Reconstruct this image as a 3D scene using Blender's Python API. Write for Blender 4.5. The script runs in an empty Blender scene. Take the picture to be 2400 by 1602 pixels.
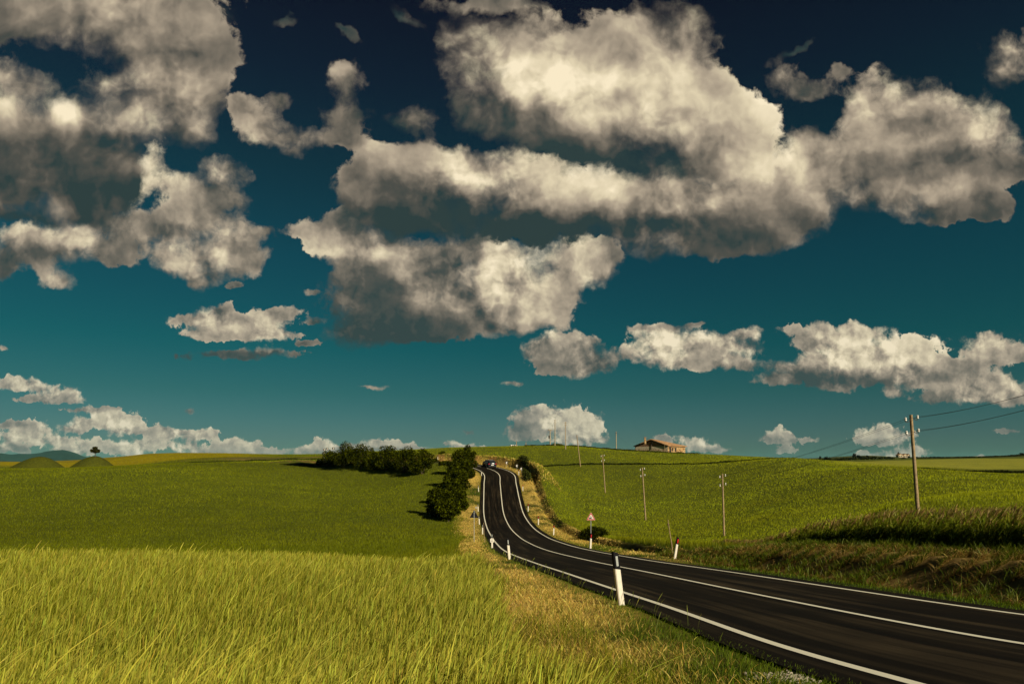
import bpy, math
F=1566.0; VH=1062.0; UC=1174.5
SUN_AZ=math.radians(48); SUN_EL=math.radians(29)   # to the right of the view and a little behind it
# ---------------------------------------------------------------- sky
class Graph:
    """small helper that writes shader node graphs"""
    def __init__(s,tree): s.t=tree
    def n(s,typ,**kw):
        x=s.t.nodes.new(typ)
        for k,v in kw.items(): setattr(x,k,v)
        return x
    def put(s,sock,v):
        if isinstance(v,bpy.types.NodeSocket): s.t.links.new(v,sock)
        else: sock.default_value=v
    def m(s,op,*a,clamp=False):
        x=s.n('ShaderNodeMath',operation=op,use_clamp=clamp)
        for i,v in enumerate(a): s.put(x.inputs[i],v)
        return x.outputs[0]
    def vm(s,op,*a):
        x=s.n('ShaderNodeVectorMath',operation=op)
        for i,v in enumerate(a): s.put(x.inputs[i],v)
        return x.outputs['Value'] if op in('LENGTH','DOT_PRODUCT','DISTANCE') else x.outputs[0]
    def vscale(s,v,k):
        x=s.n('ShaderNodeVectorMath',operation='SCALE'); s.put(x.inputs[0],v); s.put(x.inputs['Scale'],k); return x.outputs[0]
    def ramp(s,fac,stops,interp='LINEAR'):
        x=s.n('ShaderNodeValToRGB'); s.put(x.inputs[0],fac); e=x.color_ramp.elements; x.color_ramp.interpolation=interp
        while len(e)<len(stops): e.new(.5)
        for q,(p,c) in zip(e,stops): q.position=p; q.color=(*c,1)
        return x.outputs[0]
    def maprange(s,v,a,b,c=0.,d=1.,interp='SMOOTHSTEP'):
        x=s.n('ShaderNodeMapRange',interpolation_type=interp); s.put(x.inputs[0],v)
        for i,q in enumerate((a,b,c,d)): s.put(x.inputs[i+1],q)
        return x.outputs[0]
    def noise2(s,v,scale,detail=3,rough=.5):
        x=s.noise(v,scale,detail,rough); x.noise_dimensions='2D'; return x
    def noise(s,v,scale,detail=3,rough=.5,dist=0.):
        x=s.n('ShaderNodeTexNoise'); s.put(x.inputs['Vector'],v); x.inputs['Scale'].default_value=scale
        x.inputs['Detail'].default_value=detail; x.inputs['Roughness'].default_value=rough; x.inputs['Distortion'].default_value=dist
        return x
    def mixc(s,f,a,b,mode='MIX'):
        x=s.n('ShaderNodeMix',data_type='RGBA',blend_type=mode); s.put(x.inputs[0],f); s.put(x.inputs[6],a); s.put(x.inputs[7],b); return x.outputs[2]
def lin(r,g,b):
    f=lambda c:(c/12.92 if c<=.04045 else ((c+.055)/1.055)**2.4)
    return tuple(f(x/255) for x in (r,g,b))

# each puff of cloud: u, v, half width, half height (photo pixels measured along the sky), how bright it is painted, as if sunlit, tilt in degrees
CLOUD_FAR=[ # towers standing low over the horizon
 (1290,965,75,42,.86),(1340,975,55,36,.88),(1245,965,50,34,.8),(1205,955,34,24,.5),(1200,985,38,22,.3),(1330,1010,70,14,.55),(1200,1000,50,14,.5),
 (1520,1008,34,12,.6),(1595,1018,60,20,.72),(1640,1030,40,10,.5),
 (1795,995,38,20,.8),(1780,1005,48,12,.45),(1860,1010,36,9,.55),(1795,1030,40,12,.55),
 (1985,995,38,22,.8),(2035,990,30,24,.85),(2075,1000,36,18,.72),(2030,1012,60,10,.5),(2000,1042,50,14,.6),(2080,1040,60,18,.7),(2260,1048,40,9,.55),(2310,985,45,8,.45),
 (60,885,100,14,.75),(40,875,60,16,.8),(140,905,70,18,.72),(110,915,90,12,.55),(205,938,70,7,.5),
 (245,962,80,24,.88),(285,965,46,20,.85),(190,968,36,14,.66),(300,985,45,13,.66),(165,980,36,9,.55),(360,988,40,17,.7),(395,995,34,11,.66),(440,995,46,13,.8),(478,993,34,14,.82),
 (30,1003,60,22,.7),(75,985,50,26,.85),(140,1010,60,20,.78),(20,1030,60,12,.5),(180,1033,60,16,.7),(260,1015,60,20,.85),(300,1033,50,18,.72),(350,1020,55,20,.82),
 (430,1022,30,14,.7),(470,1037,60,15,.66),(545,1022,70,20,.8),(610,1037,60,12,.7),(580,1045,80,9,.55),(735,1025,46,22,.8),(720,1040,60,14,.6),(800,1030,50,14,.6),
 (895,1020,66,20,.75),(870,1032,80,14,.55),(950,1035,60,12,.6),(1060,1022,50,13,.66),(1110,1030,40,8,.5),
 (30,975,50,8,.5),(430,943,14,9,.4),(1075,990,20,8,.4),
]
CLOUD_LOW=[ # small fair weather clouds half way down and the row on the right
 (545,752,115,34,.82),(590,748,70,26,.85),(470,732,100,18,.6),(500,712,44,20,.55),(480,768,80,14,.6),(640,713,58,20,.58),(620,768,80,10,.5),(725,740,36,12,.4),(705,788,34,8,.4),
 (520,815,150,13,.12),(620,808,100,14,.5),(5,796,22,12,.6),(712,668,24,12,.5),(545,656,26,9,.4),
 (1290,800,105,36,.66),(1300,785,60,28,.72),(1240,812,66,24,.5),(1370,820,80,26,.18),(1300,842,90,26,.46),(1340,845,50,18,.6),
 (1500,785,66,52,.9),(1560,795,90,46,.95),(1620,800,90,36,.7),(1690,795,80,22,.58),(1660,832,80,18,.55),(1560,828,120,16,.5),(1525,750,70,8,.3),(1590,742,40,6,.3),
 (1718,762,38,20,.66),(1690,768,28,10,.5),(1808,755,34,20,.66),
 (1900,765,60,30,.66),(1860,790,46,20,.5),(1985,762,46,22,.85),(1975,800,95,52,.9),(1925,812,70,46,.9),(2020,830,80,36,.85),(2100,805,66,52,.97),(2080,830,90,36,.9),(2140,835,60,24,.8),
 (1800,840,100,18,.4),(1780,868,50,14,.6),(1900,868,160,22,.14),(2060,862,150,20,.2),(2180,850,100,26,.4),(2200,835,60,16,.6),(1860,830,60,20,.5),
 (1945,888,32,16,.55),(1900,888,24,12,.5),(2045,900,34,14,.5),(2085,885,34,18,.66),(2180,890,70,30,.75),(2250,885,90,34,.75),(2300,895,90,30,.72),(2200,915,130,22,.3),(2320,912,80,20,.66),
 (2260,790,60,34,.8),(2300,800,90,36,.75),(2340,815,60,20,.6),(2225,812,22,10,.8),(2260,830,30,10,.6),
 (1175,880,40,9,.55),(865,886,48,7,.5),
]
CLOUD_MID=[ # broken cloud at middle height: left of the frame and under the long dark base
 (470,520,96,66,.6),(440,490,40,30,.72),(400,590,90,40,.72),(510,580,90,60,.66),(560,560,50,60,.5),(470,622,80,20,.4),(455,648,40,20,.35),(605,528,46,20,.42),
 (345,380,44,66,1.0,-20),(330,430,60,46,.95),(390,430,72,34,.92),(430,440,40,28,.7),
 (525,385,56,36,.55),(515,430,60,40,.3),(520,458,60,24,.46),(60,535,150,34,.85),(140,555,110,34,.7),(260,560,140,50,.34),(350,510,110,36,.55),(300,520,80,24,.6),(80,585,130,30,.34),(235,590,16,26,.55),(10,615,40,34,.24),
 (120,630,74,28,.66,-18),(160,650,40,18,.5),
 (750,520,76,42,.66),(705,528,44,20,.66),(790,560,80,34,.92),(760,575,70,24,.8),(840,510,80,50,.22),(830,550,90,30,.3),
 (830,625,66,60,.55),(930,600,66,40,1.02),(880,590,60,26,.9),(900,660,150,90,.34),(850,700,100,90,.12),(830,760,80,36,.08),(900,760,140,36,.06),(1010,640,130,90,.34),(1060,600,100,70,.36),
 (1130,620,80,70,.85),(1145,590,60,44,1.08),(1200,640,100,70,.86),(1290,590,100,44,.95),(1350,590,70,46,.86),(1310,640,90,50,.6),(1240,690,80,50,.62),(1245,690,44,34,1.0,30),
 (1100,720,150,44,.75),(1190,730,100,36,.8),(1020,720,120,40,.5),(1040,752,170,26,.12),(1150,690,100,30,.35),(1400,600,46,40,.4),
]
CLOUD_LONG=[ # long bank with a flat dark base, and the big cloud on the right
 (950,372,130,46,.86),(1060,370,130,44,.95),(1160,375,90,44,.9),(880,400,90,66,.6),(840,430,80,66,.5),(960,430,140,80,.36),(1080,440,170,90,.36),(1210,440,110,70,.55),
 (1290,405,110,66,1.12),(1340,440,110,56,1.05),(1280,470,120,36,.85),(1390,470,120,46,.7),(860,490,110,60,.22),(1000,505,220,52,.03),(1200,520,260,44,.02),(1450,520,260,50,.06),(1640,530,200,44,.2),
 (1530,470,180,60,.6),(1660,450,190,80,.68),(1780,440,130,66,.7),(1850,450,70,60,.6),(1770,510,140,56,.46),(1840,510,60,40,.4),(1560,565,170,34,.3),(1690,560,120,26,.34),(1500,588,50,18,.4),
 (1780,360,90,60,.9),(1830,410,80,50,.85),(1850,320,60,40,.55),(1890,350,60,44,.5),
 (2030,220,84,64,.72),(2060,260,110,90,.6),(1975,240,44,24,.5),(1990,320,120,66,.78),(2100,290,130,80,.62),(2200,290,110,66,.72),(2270,310,80,66,.66),(2130,350,190,60,.5),(2110,375,170,32,.14),(2250,370,110,56,.55),(1975,390,110,52,.5),
 (2090,425,170,44,.6),(2200,435,130,44,.72),(2130,470,190,34,.3),(1990,450,80,40,.3),(2270,460,80,26,.4),(2290,490,60,14,.4),(2130,500,60,14,.3),(2330,390,60,30,.4),
 (585,270,76,54,.66),(550,235,44,30,.6),(620,312,74,30,.6),(665,345,46,20,.4),(795,160,56,38,.66),(800,200,46,34,.3),(765,255,46,34,.45),(815,265,40,44,.3),(690,305,50,26,.62),(765,312,74,24,.42),(645,222,34,26,.36),
 (935,285,70,34,.3,-25),(960,260,44,24,.34),(1790,165,60,36,.5,25),(1830,200,50,34,.36),(1890,190,50,24,.34),(1935,152,40,24,.42),(1820,100,70,14,.2,20),
 (800,75,50,16,.24,-25),(940,35,60,14,.22,-25),(660,45,36,16,.22),(520,30,40,36,.22),(1080,15,120,26,.42),(1200,15,110,24,.5),
 (2320,120,100,60,.6),(2300,170,60,50,.52),
]
CLOUD_NEAR=[ # the two great clouds nearest to the viewer
 (1060,130,90,66,.56),(1030,80,50,40,.4),(1150,110,130,90,.66),(1280,110,150,90,.68),(1270,160,110,70,1.12),(1330,190,120,70,1.1),(1200,200,130,80,.8),(1400,130,140,100,.68),(1540,80,130,80,.74),(1580,130,100,90,.8),(1500,170,150,90,.72),(1610,190,56,40,.66),
 (1420,240,200,80,.8),(1250,240,180,60,.62),(1120,250,100,50,.3),(1200,290,160,50,.20,-14),(1330,345,210,56,.12,-12),(1500,372,200,50,.16),(1430,290,160,50,.66),(1560,290,140,66,.6),(1600,350,130,50,.3),(1570,385,60,24,.62),
 (1640,240,90,66,.9),(1690,255,80,66,1.0),(1742,300,56,54,.9),(1725,340,80,60,1.1),(1695,385,80,50,.9),(1650,315,80,56,.5),
 (140,290,130,60,.55),(160,255,60,34,1.1),(20,265,60,44,1.0),(60,300,110,66,.36),(240,310,110,70,.5),(80,370,200,80,.26),(220,370,100,90,.28),(200,420,150,70,.06),(60,400,160,60,.34),(270,400,50,70,.12),(60,460,170,46,.46),(210,470,80,46,.44),(90,505,190,26,.05),
 (120,20,290,80,.6),(300,30,220,70,.72),(40,70,150,50,.36),(300,80,190,60,.42),(400,80,130,110,.55),(470,130,80,60,.62),(470,190,66,50,.62),(380,170,130,70,.5),(30,180,90,46,.62),(80,200,70,30,.55),
 (230,185,70,30,.72),(370,200,110,70,.55),(310,250,140,60,.48),(410,260,100,60,.46),(400,310,80,36,.55),(440,300,50,44,.62),
]
def cloud_layer(g,P,puffs,scale,seed,soft,gain=1.0):
    """returns (coverage, painted light) of one layer of cloud for the direction coordinates P (x to the right, y up)"""
    off=g.vm('ADD',P,(seed*3.7,seed*1.9,0))
    w1=g.noise2(off,scale*.6,1,.5); w2=g.noise2(off,scale*2.6,3,.6)
    w=g.vm('MULTIPLY_ADD',w1.outputs['Color'],(.24/scale,)*3,g.vm('MULTIPLY_ADD',w2.outputs['Color'],(.20/scale,)*3,(-.22/scale,)*3))
    w3=g.noise2(off,scale*9.,2,.6); w=g.vm('MULTIPLY_ADD',w3.outputs['Color'],(.04/scale,)*3,g.vm('ADD',w,(-.02/scale,)*3))
    Q=g.vm('ADD',P,w)
    S=None;L=None
    for p in puffs:
        u,v,ru,rv,li=p[:5]; rot=math.radians(p[5]) if len(p)>5 else 0.
        k=1.75
        mp=g.n('ShaderNodeMapping',vector_type='TEXTURE'); g.put(mp.inputs[0],Q)
        mp.inputs['Location'].default_value=((u-UC)/F,(VH-v)/F,0); mp.inputs['Rotation'].default_value=(0,0,rot)
        mp.inputs['Scale'].default_value=(ru*k/F,rv*k/F,1e3)
        gr=g.n('ShaderNodeTexGradient',gradient_type='QUADRATIC_SPHERE'); g.put(gr.inputs[0],mp.outputs[0]); h=gr.outputs['Fac']
        S=h if S is None else g.m('ADD',S,h)
        L=g.m('MULTIPLY',h,li) if L is None else g.m('MULTIPLY_ADD',h,li,L)
    light=g.m('DIVIDE',L,g.m('MAXIMUM',S,.02))
    calm=g.noise2(off,scale*.9,1,.5).outputs[0]      # where the cloud is smooth and where it is broken up
    offw=g.vm('ADD',off,g.vscale(w,.6))
    def billow(vec):
        vo=g.n('ShaderNodeTexVoronoi',feature='F1',voronoi_dimensions='2D'); g.put(vo.inputs['Vector'],vec); vo.inputs['Scale'].default_value=scale*1.8
        vo.inputs['Detail'].default_value=3.; vo.inputs['Roughness'].default_value=.62; vo.inputs['Lacunarity'].default_value=2.2; vo.normalize=True
        return vo.outputs['Distance']
    off2=g.vm('ADD',offw,(.12/scale,.15/scale,0))
    b0=billow(offw); b1=billow(off2); n0=g.noise2(offw,scale*1.7,3,.55).outputs[0]; n1=g.noise2(off2,scale*1.7,3,.55).outputs[0]
    fine=g.noise2(offw,scale*2.4,9,.64).outputs[0]
    d0=g.m('MULTIPLY_ADD',fine,1.65,g.m('MULTIPLY_ADD',b0,-.85,-.52))
    body=g.m('MULTIPLY_ADD',g.m('POWER',S,.5),1.5,-.81)
    thick=g.m('MULTIPLY_ADD',d0,1.0,body)
    sf=g.maprange(calm,.30,.70,soft*.6,soft*4.0)
    cov=g.maprange(thick,0.,sf)
    amt=g.maprange(calm,.35,.7,.35*gain,.90*gain)
    relief=g.m('MULTIPLY_ADD',g.m('SUBTRACT',n0,n1),1.2,g.m('MULTIPLY',g.m('SUBTRACT',b1,b0),1.15))  # lit and shaded sides of the billows, painted into the tone
    light=g.m('MULTIPLY_ADD',relief,amt,light)
    light=g.m('MULTIPLY_ADD',g.m('SUBTRACT',fine,.5),.22,light)
    light=g.m('MULTIPLY_ADD',g.m('SUBTRACT',calm,.5),.25,light)
    light=g.m('MULTIPLY_ADD',g.m('SUBTRACT',light,.55),1.22,.495)
    rim=g.maprange(thick,0.,.45)   # thin edges painted lighter, as if light came through
    light=g.m('MULTIPLY_ADD',g.m('SUBTRACT',1.,rim),.12,light)
    return cov,light

def sky_tile(u0,u1,v0,v1,k,STR):
    """the clouds of one rectangle of the sky, so that each look up only weighs the clouds near it"""
    nt=bpy.data.node_groups.new('sky_tile','ShaderNodeTree'); g=Graph(nt)
    nt.interface.new_socket(name='Direction',in_out='INPUT',socket_type='NodeSocketVector'); nt.interface.new_socket(name='Sky',in_out='INPUT',socket_type='NodeSocketColor')
    nt.interface.new_socket(name='Shader',in_out='OUTPUT',socket_type='NodeSocketShader')
    gi=g.n('NodeGroupInput'); go=g.n('NodeGroupOutput')
    P=gi.outputs[0]; col=gi.outputs[1]
    col=g.vscale(col,STR)
    for puffs,scale,seed,soft,air in ((CLOUD_FAR,24.,1,.16,.30),(CLOUD_LOW,15.,2,.22,.12),(CLOUD_MID,9.,3,.30,.05),(CLOUD_LONG,7.,4,.34,0.),(CLOUD_NEAR,5.5,5,.36,0.)):
        mg=60*5/scale
        ps=[p for p in puffs if p[0]+max(p[2],p[3] if len(p)>5 else 0)*1.75+mg>u0 and p[0]-max(p[2],p[3] if len(p)>5 else 0)*1.75-mg<u1 and p[1]+max(p[3],p[2]*.5 if len(p)>5 else 0)*1.75+mg>v0 and p[1]-max(p[3],p[2]*.5 if len(p)>5 else 0)*1.75-mg<v1]
        if not ps: continue
        cov,light=cloud_layer(g,P,ps,scale,seed+k*1e-5,soft)
        c=g.vscale(g.ramp(g.m('MULTIPLY',light,.8),CLOUD_RAMP),2**-EXPOSURE)
        if air: c=g.mixc(air,c,AIR)
        col=g.mixc(cov,col,c)
    b2=g.n('ShaderNodeBackground'); b2.inputs['Strength'].default_value=STR; g.put(b2.inputs[0],g.vscale(col,1/STR))
    nt.links.new(b2.outputs[0],go.inputs[0])
    return nt
EXPOSURE=.35
AIR=(*[q*2**-EXPOSURE for q in lin(120,140,135)],1)

def build_sky(clouds=True):
    sc=bpy.context.scene
    w=bpy.data.worlds.new('World'); sc.world=w; w.use_nodes=True; nt=w.node_tree; nt.nodes.clear(); g=Graph(nt)
    STR=.1
    GAIN=2**-EXPOSURE
    out=g.n('ShaderNodeOutputWorld')
    tc=g.n('ShaderNodeTexCoord'); D=tc.outputs['Generated']
    sep=g.n('ShaderNodeSeparateXYZ'); g.put(sep.inputs[0],D)
    sky=g.n('ShaderNodeTexSky',sky_type='NISHITA'); sky.sun_disc=False; sky.sun_elevation=SUN_EL; sky.sun_rotation=math.pi/2+SUN_AZ
    sky.altitude=300; sky.air_density=1.; sky.dust_density=.6; sky.ozone_density=2.
    el=g.m('ARCSINE',sep.outputs[2])
    tint=g.ramp(g.maprange(el,0.,math.radians(60),interp='LINEAR'),SKY_TINT)
    col=g.vscale(g.mixc(1.,sky.outputs[0],tint,'MULTIPLY'),GAIN)
    bg=g.n('ShaderNodeBackground'); bg.inputs['Strength'].default_value=STR; g.put(bg.inputs[0],col)
    cur=bg.outputs[0]
    if clouds:
        iy=g.m('DIVIDE',1.,g.m('MAXIMUM',sep.outputs[1],.05))
        x=g.m('MULTIPLY',sep.outputs[0],iy); z=g.m('MULTIPLY',sep.outputs[2],iy)
        cb=g.n('ShaderNodeCombineXYZ'); g.put(cb.inputs[0],x); g.put(cb.inputs[1],z); P=cb.outputs[0]
        ue=[-700,400,780,1180,1560,1940,3100]; ve=[-600,300,600,880,1110]
        def tile(i,j,k):
            nd=g.n('ShaderNodeGroup'); nd.node_tree=sky_tile(ue[i],ue[i+1],ve[j],ve[j+1],k,STR); g.put(nd.inputs[0],P); g.put(nd.inputs[1],col); return nd.outputs[0]
        def pick(f,a,b):
            mx=g.n('ShaderNodeMixShader'); g.put(mx.inputs[0],f); nt.links.new(a,mx.inputs[1]); nt.links.new(b,mx.inputs[2]); return mx.outputs[0]
        def column(i):
            c=tile(i,0,i*10)
            for j in range(1,4): c=pick(g.m('LESS_THAN',z,(VH-ve[j])/F),c,tile(i,j,i*10+j))
            return c
        def columns(a,b):
            if b-a==1: return column(a)
            mid=(a+b)//2
            return pick(g.m('GREATER_THAN',x,(ue[mid]-UC)/F),columns(a,mid),columns(mid,b))
        inside=g.m('MULTIPLY',g.m('MULTIPLY',g.m('GREATER_THAN',sep.outputs[1],.06),g.m('LESS_THAN',g.m('ABSOLUTE',x),1.2)),g.m('MULTIPLY',g.m('GREATER_THAN',z,-.03),g.m('LESS_THAN',z,1.)))
        cur=pick(inside,cur,columns(0,6))
    nt.links.new(cur,out.inputs[0])
    w.cycles.sampling_method='MANUAL'; w.cycles.sample_map_resolution=256
CLOUD_RAMP=[(0.,lin(46,62,62)),(.16,lin(80,79,73)),(.36,lin(128,118,104)),(.56,lin(178,163,141)),(.74,lin(222,207,174)),(.9,lin(250,234,200))]
SKY_TINT=[(p,tuple(q/n*k for q,n,k in zip(lin(*t),nv,m_))) for p,t,nv,m_ in (
 (0.,(84,132,130),(.52,.55,.45),(.85,.62,.55)),(.035,(76,128,130),(.527,.60,.517),(.85,.60,.54)),(.095,(50,112,118),(.359,.5065,.598),(.65,.60,.56)),(.155,(26,98,108),(.257,.395,.55),(.55,.60,.57)),(.27,(12,80,94),(.1625,.266,.429),(1.1,.54,.57)),
 (.38,(10,60,78),(.12,.20,.3456),(1.4,.53,.50)),(.48,(9,36,56),(.098,.165,.294),(1.6,.66,.62)),(.56,(10,24,42),(.085,.145,.263),(1.3,.72,.70)),(1.,(8,18,34),(.08,.13,.24),(1.2,.7,.7)))]
ROADPTS=[[6.22,5.122,-1.731],[5.777,8.89,-2.201],[5.484,14.959,-2.895],[4.571,22.981,-3.663],[3.558,32.032,-4.545],[2.293,43.05,-5.504],[1.484,55.087,-6.471],[0.671,68.113,-7.286],[-0.312,81.139,-7.491],[-1.143,93.189,-6.809],[-1.61,104.292,-5.283],[-1.983,114.358,-3.496],[-2.448,123.623,-1.909],[-5.071,131.746,-0.87],[-10.275,138.031,-0.078]]
# ---------------------------------------------------------------- the lie of the land
import numpy as np
from mathutils import Vector
MW1=(8.0,7.5); MW2=(6.2,6.5)
RNG=np.random.default_rng(7)
FP=1600.; HP=1085.; CP=1200.          # the same lens in pixels of the full photograph (2400 wide)
def sstep(x,a,b):
    t=np.clip((np.asarray(x,float)-a)/(b-a),0,1); return t*t*(3-2*t)
def vnoise(x,y,seed=0):
    """smooth value noise, one octave, about -1..1"""
    x=np.asarray(x,float); y=np.asarray(y,float)
    xi=np.floor(x).astype(np.int64); yi=np.floor(y).astype(np.int64); xf=x-xi; yf=y-yi
    u=xf*xf*(3-2*xf); v=yf*yf*(3-2*yf)
    def h(a,b):
        n=(a*374761393+b*668265263+seed*1442695041)&0x7fffffff
        n=((n^(n>>13))*1274126177)&0x7fffffff
        return ((n^(n>>16))&0xffff)/32767.5-1
    return (h(xi,yi)*(1-u)+h(xi+1,yi)*u)*(1-v)+(h(xi,yi+1)*(1-u)+h(xi+1,yi+1)*u)*v
def fnoise(x,y,seed=0,oct=3):
    s=0;a=1.;t=0
    for k in range(oct): s=s+a*vnoise(x*2**k,y*2**k,seed+k*17); t+=a; a*=.5
    return s/t
ROAD=np.array(ROADPTS+[[-17.5,142.5,.3],[-27,146,.55],[-39,150,.6],[-50,155,.7]])
def catmull(c,n=9):
    P=np.vstack([2*c[0]-c[1],c,2*c[-1]-c[-2]]); t=np.linspace(0,1,n,endpoint=False)[:,None]; out=[]
    for i in range(1,len(P)-2):
        p0,p1,p2,p3=P[i-1:i+3]
        out.append(.5*((2*p1)+(-p0+p2)*t+(2*p0-5*p1+4*p2-p3)*t**2+(-p0+3*p1-3*p2+p3)*t**3))
    out.append(P[-2][None]); return np.vstack(out)
# the road goes on behind the viewer
RC=catmull(np.vstack([[[9.5,-26,1.2],[8.2,-10,-.25],[7.2,-2,-1.02]],ROAD]))
RT=np.gradient(RC,axis=0); RN=np.stack([-RT[:,1],RT[:,0]],1); RN/=np.linalg.norm(RN,axis=1)[:,None]
RS=np.concatenate([[0],np.cumsum(np.linalg.norm(np.diff(RC,axis=0),axis=1))])
def road_coords(x,y):
    """signed distance from the middle of the road (left is positive), height of the road there, distance north of the nearest point"""
    x=np.asarray(x,float).ravel(); y=np.asarray(y,float).ravel(); n=len(x)
    d=np.full(n,99.); z=np.zeros(n); yr=np.zeros(n)
    sd=np.where(x<np.where(y<140,np.interp(y,RC[:200,1],RC[:200,0]),-14-.9*np.clip(y-140,0,40)),99.,-99.); d=sd.copy()
    C=RC[::3,:2]; near=np.zeros(n,bool)
    for a in range(0,n,200000):
        sl=slice(a,a+200000); xx=x[sl].astype(np.float32); yy=y[sl].astype(np.float32); m=np.full(len(xx),1e9,np.float32)
        for c in C: np.minimum(m,(xx-c[0])**2+(yy-c[1])**2,out=m)
        near[sl]=m<24**2
    ii=np.nonzero(near)[0]
    A=RC[:-1]; AB=RC[1:]-RC[:-1]; L2=(AB[:,:2]**2).sum(1)
    for a in range(0,len(ii),20000):
        k=ii[a:a+20000]; px=x[k][:,None]-A[:,0]; py=y[k][:,None]-A[:,1]
        t=np.clip((px*AB[:,0]+py*AB[:,1])/L2,0,1); ex=px-t*AB[:,0]; ey=py-t*AB[:,1]; D=ex*ex+ey*ey; j=D.argmin(1); r=np.arange(len(k))
        tj=t[r,j]; s=np.sign(AB[j,0]*py[r,j]-AB[j,1]*px[r,j]); d[k]=np.sqrt(D[r,j])*s; z[k]=A[j,2]+tj*AB[j,2]; yr[k]=A[j,1]+tj*AB[j,1]
    return d,z,yr
XYZ=[ # spot heights x, y, z (metres from the viewer's eye)
(-3.2,4,-1.95),(0,4,-1.95),(3,4,-1.9),(-8,10,-2.4),(-3,10,-2.5),(0,10,-2.55),(-16,20,-3.2),(-6,20,-3.4),(-1,20,-3.5),(-24,30,-4.3),(-10,30,-4.45),(-2.2,30,-4.7),
(-34,42,-6.2),(-14,42,-6.3),(-4,42,-6.1),(-42,55,-7.3),(-20,55,-7.4),(-7,55,-7.1),(-52,68,-7.2),(-25,68,-7.4),(-8,68,-7.4),(-65,85,-6.2),(-32,85,-6.3),(-11,85,-6.9),
(-83,110,-4.0),(-42,110,-4.0),(-16,110,-4.5),(-100,135,-2.0),(-52,135,-1.7),(-24,135,-2.4),(-122,163,-1.2),(-92,165,-.4),(-61,166,.6),(-45,163,.8),(-31,150,-.8),
(-136,185,-2.6),(-103,185,-1.7),(-68,190,.2),
(10,8,-1.5),(14,12,-1.6),(12.5,17,-2.2),(18,20,-2.5),(11.5,26,-3.3),(22,30,-3.6),(30,30,-3.3),(11,36,-4.8),(20,42,-5.1),(32,45,-4.3),(42,45,-3.7),
(8,55,-7.0),(18,60,-7.2),(30,60,-6.0),(22.8,74,-7.9),(10,75,-8.2),(40,75,-4.9),(19.5,100,-8.1),(9,100,-7.4)]
UVY=[ # spot heights given as photo column, photo row (2349 x 1568), metres away
(0,1059,240),(200,1057,240),(330,1041,240),(500,1038,240),(700,1042,240),(600,1050,200),(400,1058,200),(500,1056,185),(700,1051,180),(0,1066,200),(700,1049,200),
(330,1052,300),(0,1064,300),(600,1052,300),
(2000,1178,60),(2000,1124,90),(2000,1070,120),(2000,1100,155),(2349,1160,55),(2349,1120,80),(2349,1090,110),(2349,1105,140),(2349,1092,190),
(1660,1168,100),(1660,1110,130),(1660,1064,160),(1480,1190,100),(1480,1128,130),(1480,1070,163),(1384,1130,133),(1331,1069,165),(1842,1052,152),(1842,1130,100),(1800,1190,75),
(1260,1085,150),(1230,1066,172),(1190,1040,200),
(1297,1030,198),(1190,1023.5,235),(1300,1022.5,235),(1400,1028.5,235),(1513,1036,235),(1660,1043.5,235),(1842,1053,235),(1400,1040,205),(1513,1049,200),(1660,1055,200),
(1020,1028,235),(1020,1050,185),(860,1036,235),(1190,1028,285),(1400,1034,285),(1660,1052,300),(1020,1034,285),
(2100,1080,205),(2349,1084,205),(2100,1062,260),(2349,1062,260),(2100,1054,330),(2349,1052,330),(1950,1060,330),(1950,1056,500),(1850,1058,420),(2100,1053,500),(2349,1051,500),
(1850,1052,700),(2000,1044,700),(2060,1048,700),(2200,1051,700),(2300,1047,700),(2380,1038,700),(2550,1036,700),
(0,1060,600),(600,1060,600),(1200,1052,600),(1600,1058,600),(0,1060,1500),(600,1060,1500),(1200,1060,1500),(1800,1058,1500),(2349,1056,1500),
(0,1065,6000),(1200,1065,6000),(2349,1065,6000)]
_cp=[(x/y,math.log(y),z/y) for x,y,z in XYZ]+[((u-UC)/F,math.log(y),(VH-v)/F) for u,v,y in UVY]
_cp+=[(p[0]/p[1],math.log(p[1]),p[2]/p[1]) for p in ROAD[:-2] if p[1]>4 and abs(p[0]/p[1])<.9]
_cp=np.array(_cp); _th=np.arctan(_cp[:,0]); _P=np.stack([_th*1.6,_cp[:,1]],1); _S=_cp[:,2]*np.cos(_th)
def _ker(r2): return .5*r2*np.log(r2+1e-12)
_n=len(_P); _K=_ker(((_P[:,None]-_P[None])**2).sum(-1))+np.eye(_n)*2e-4
_Q=np.hstack([np.ones((_n,1)),_P]); _W=np.linalg.solve(np.block([[_K,_Q],[_Q.T,np.zeros((3,3))]]),np.concatenate([_S,np.zeros(3)]))
def base_z(x,y):
    x=np.asarray(x,float).ravel(); y=np.asarray(y,float).ravel(); r=np.hypot(x,y)
    th=np.arctan2(x,y); tc=np.clip(th,-.86,.86); lr=np.log(np.clip(r*np.cos(tc),3.6,9000)); e=np.empty(len(x))
    for a in range(0,len(x),60000):
        s=slice(a,a+60000); A=np.stack([tc[s]*1.6,lr[s]],1)
        r2=(A[:,:1]-_P[:,0])**2+(A[:,1:]-_P[:,1])**2
        e[s]=_ker(r2)@_W[:_n]+_W[_n]+A@_W[_n+1:]
    z=e*np.clip(r,3.6,9000)
    z=np.where(r<3.6,z*sstep(r,.0,3.6)+(-1.9)*(1-sstep(r,0.,3.6)),z)
    back=sstep(np.abs(th),.9,1.5); z=z*(1-back)+back*np.where(r<60,-1.9+.03*np.clip(r,0,60),.1)
    return np.where(r>4000,np.minimum(z,-5.),z)
def mound(x,y,cx,cy,wx,wy,h):
    dx=x-cx; q=np.sqrt((dx/np.where(dx<0,wx*1.35,wx*.95))**2+((y-cy)/wy)**2); return h*np.clip(1-np.clip(q,0,1)**2,0,1)**1.6
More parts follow.
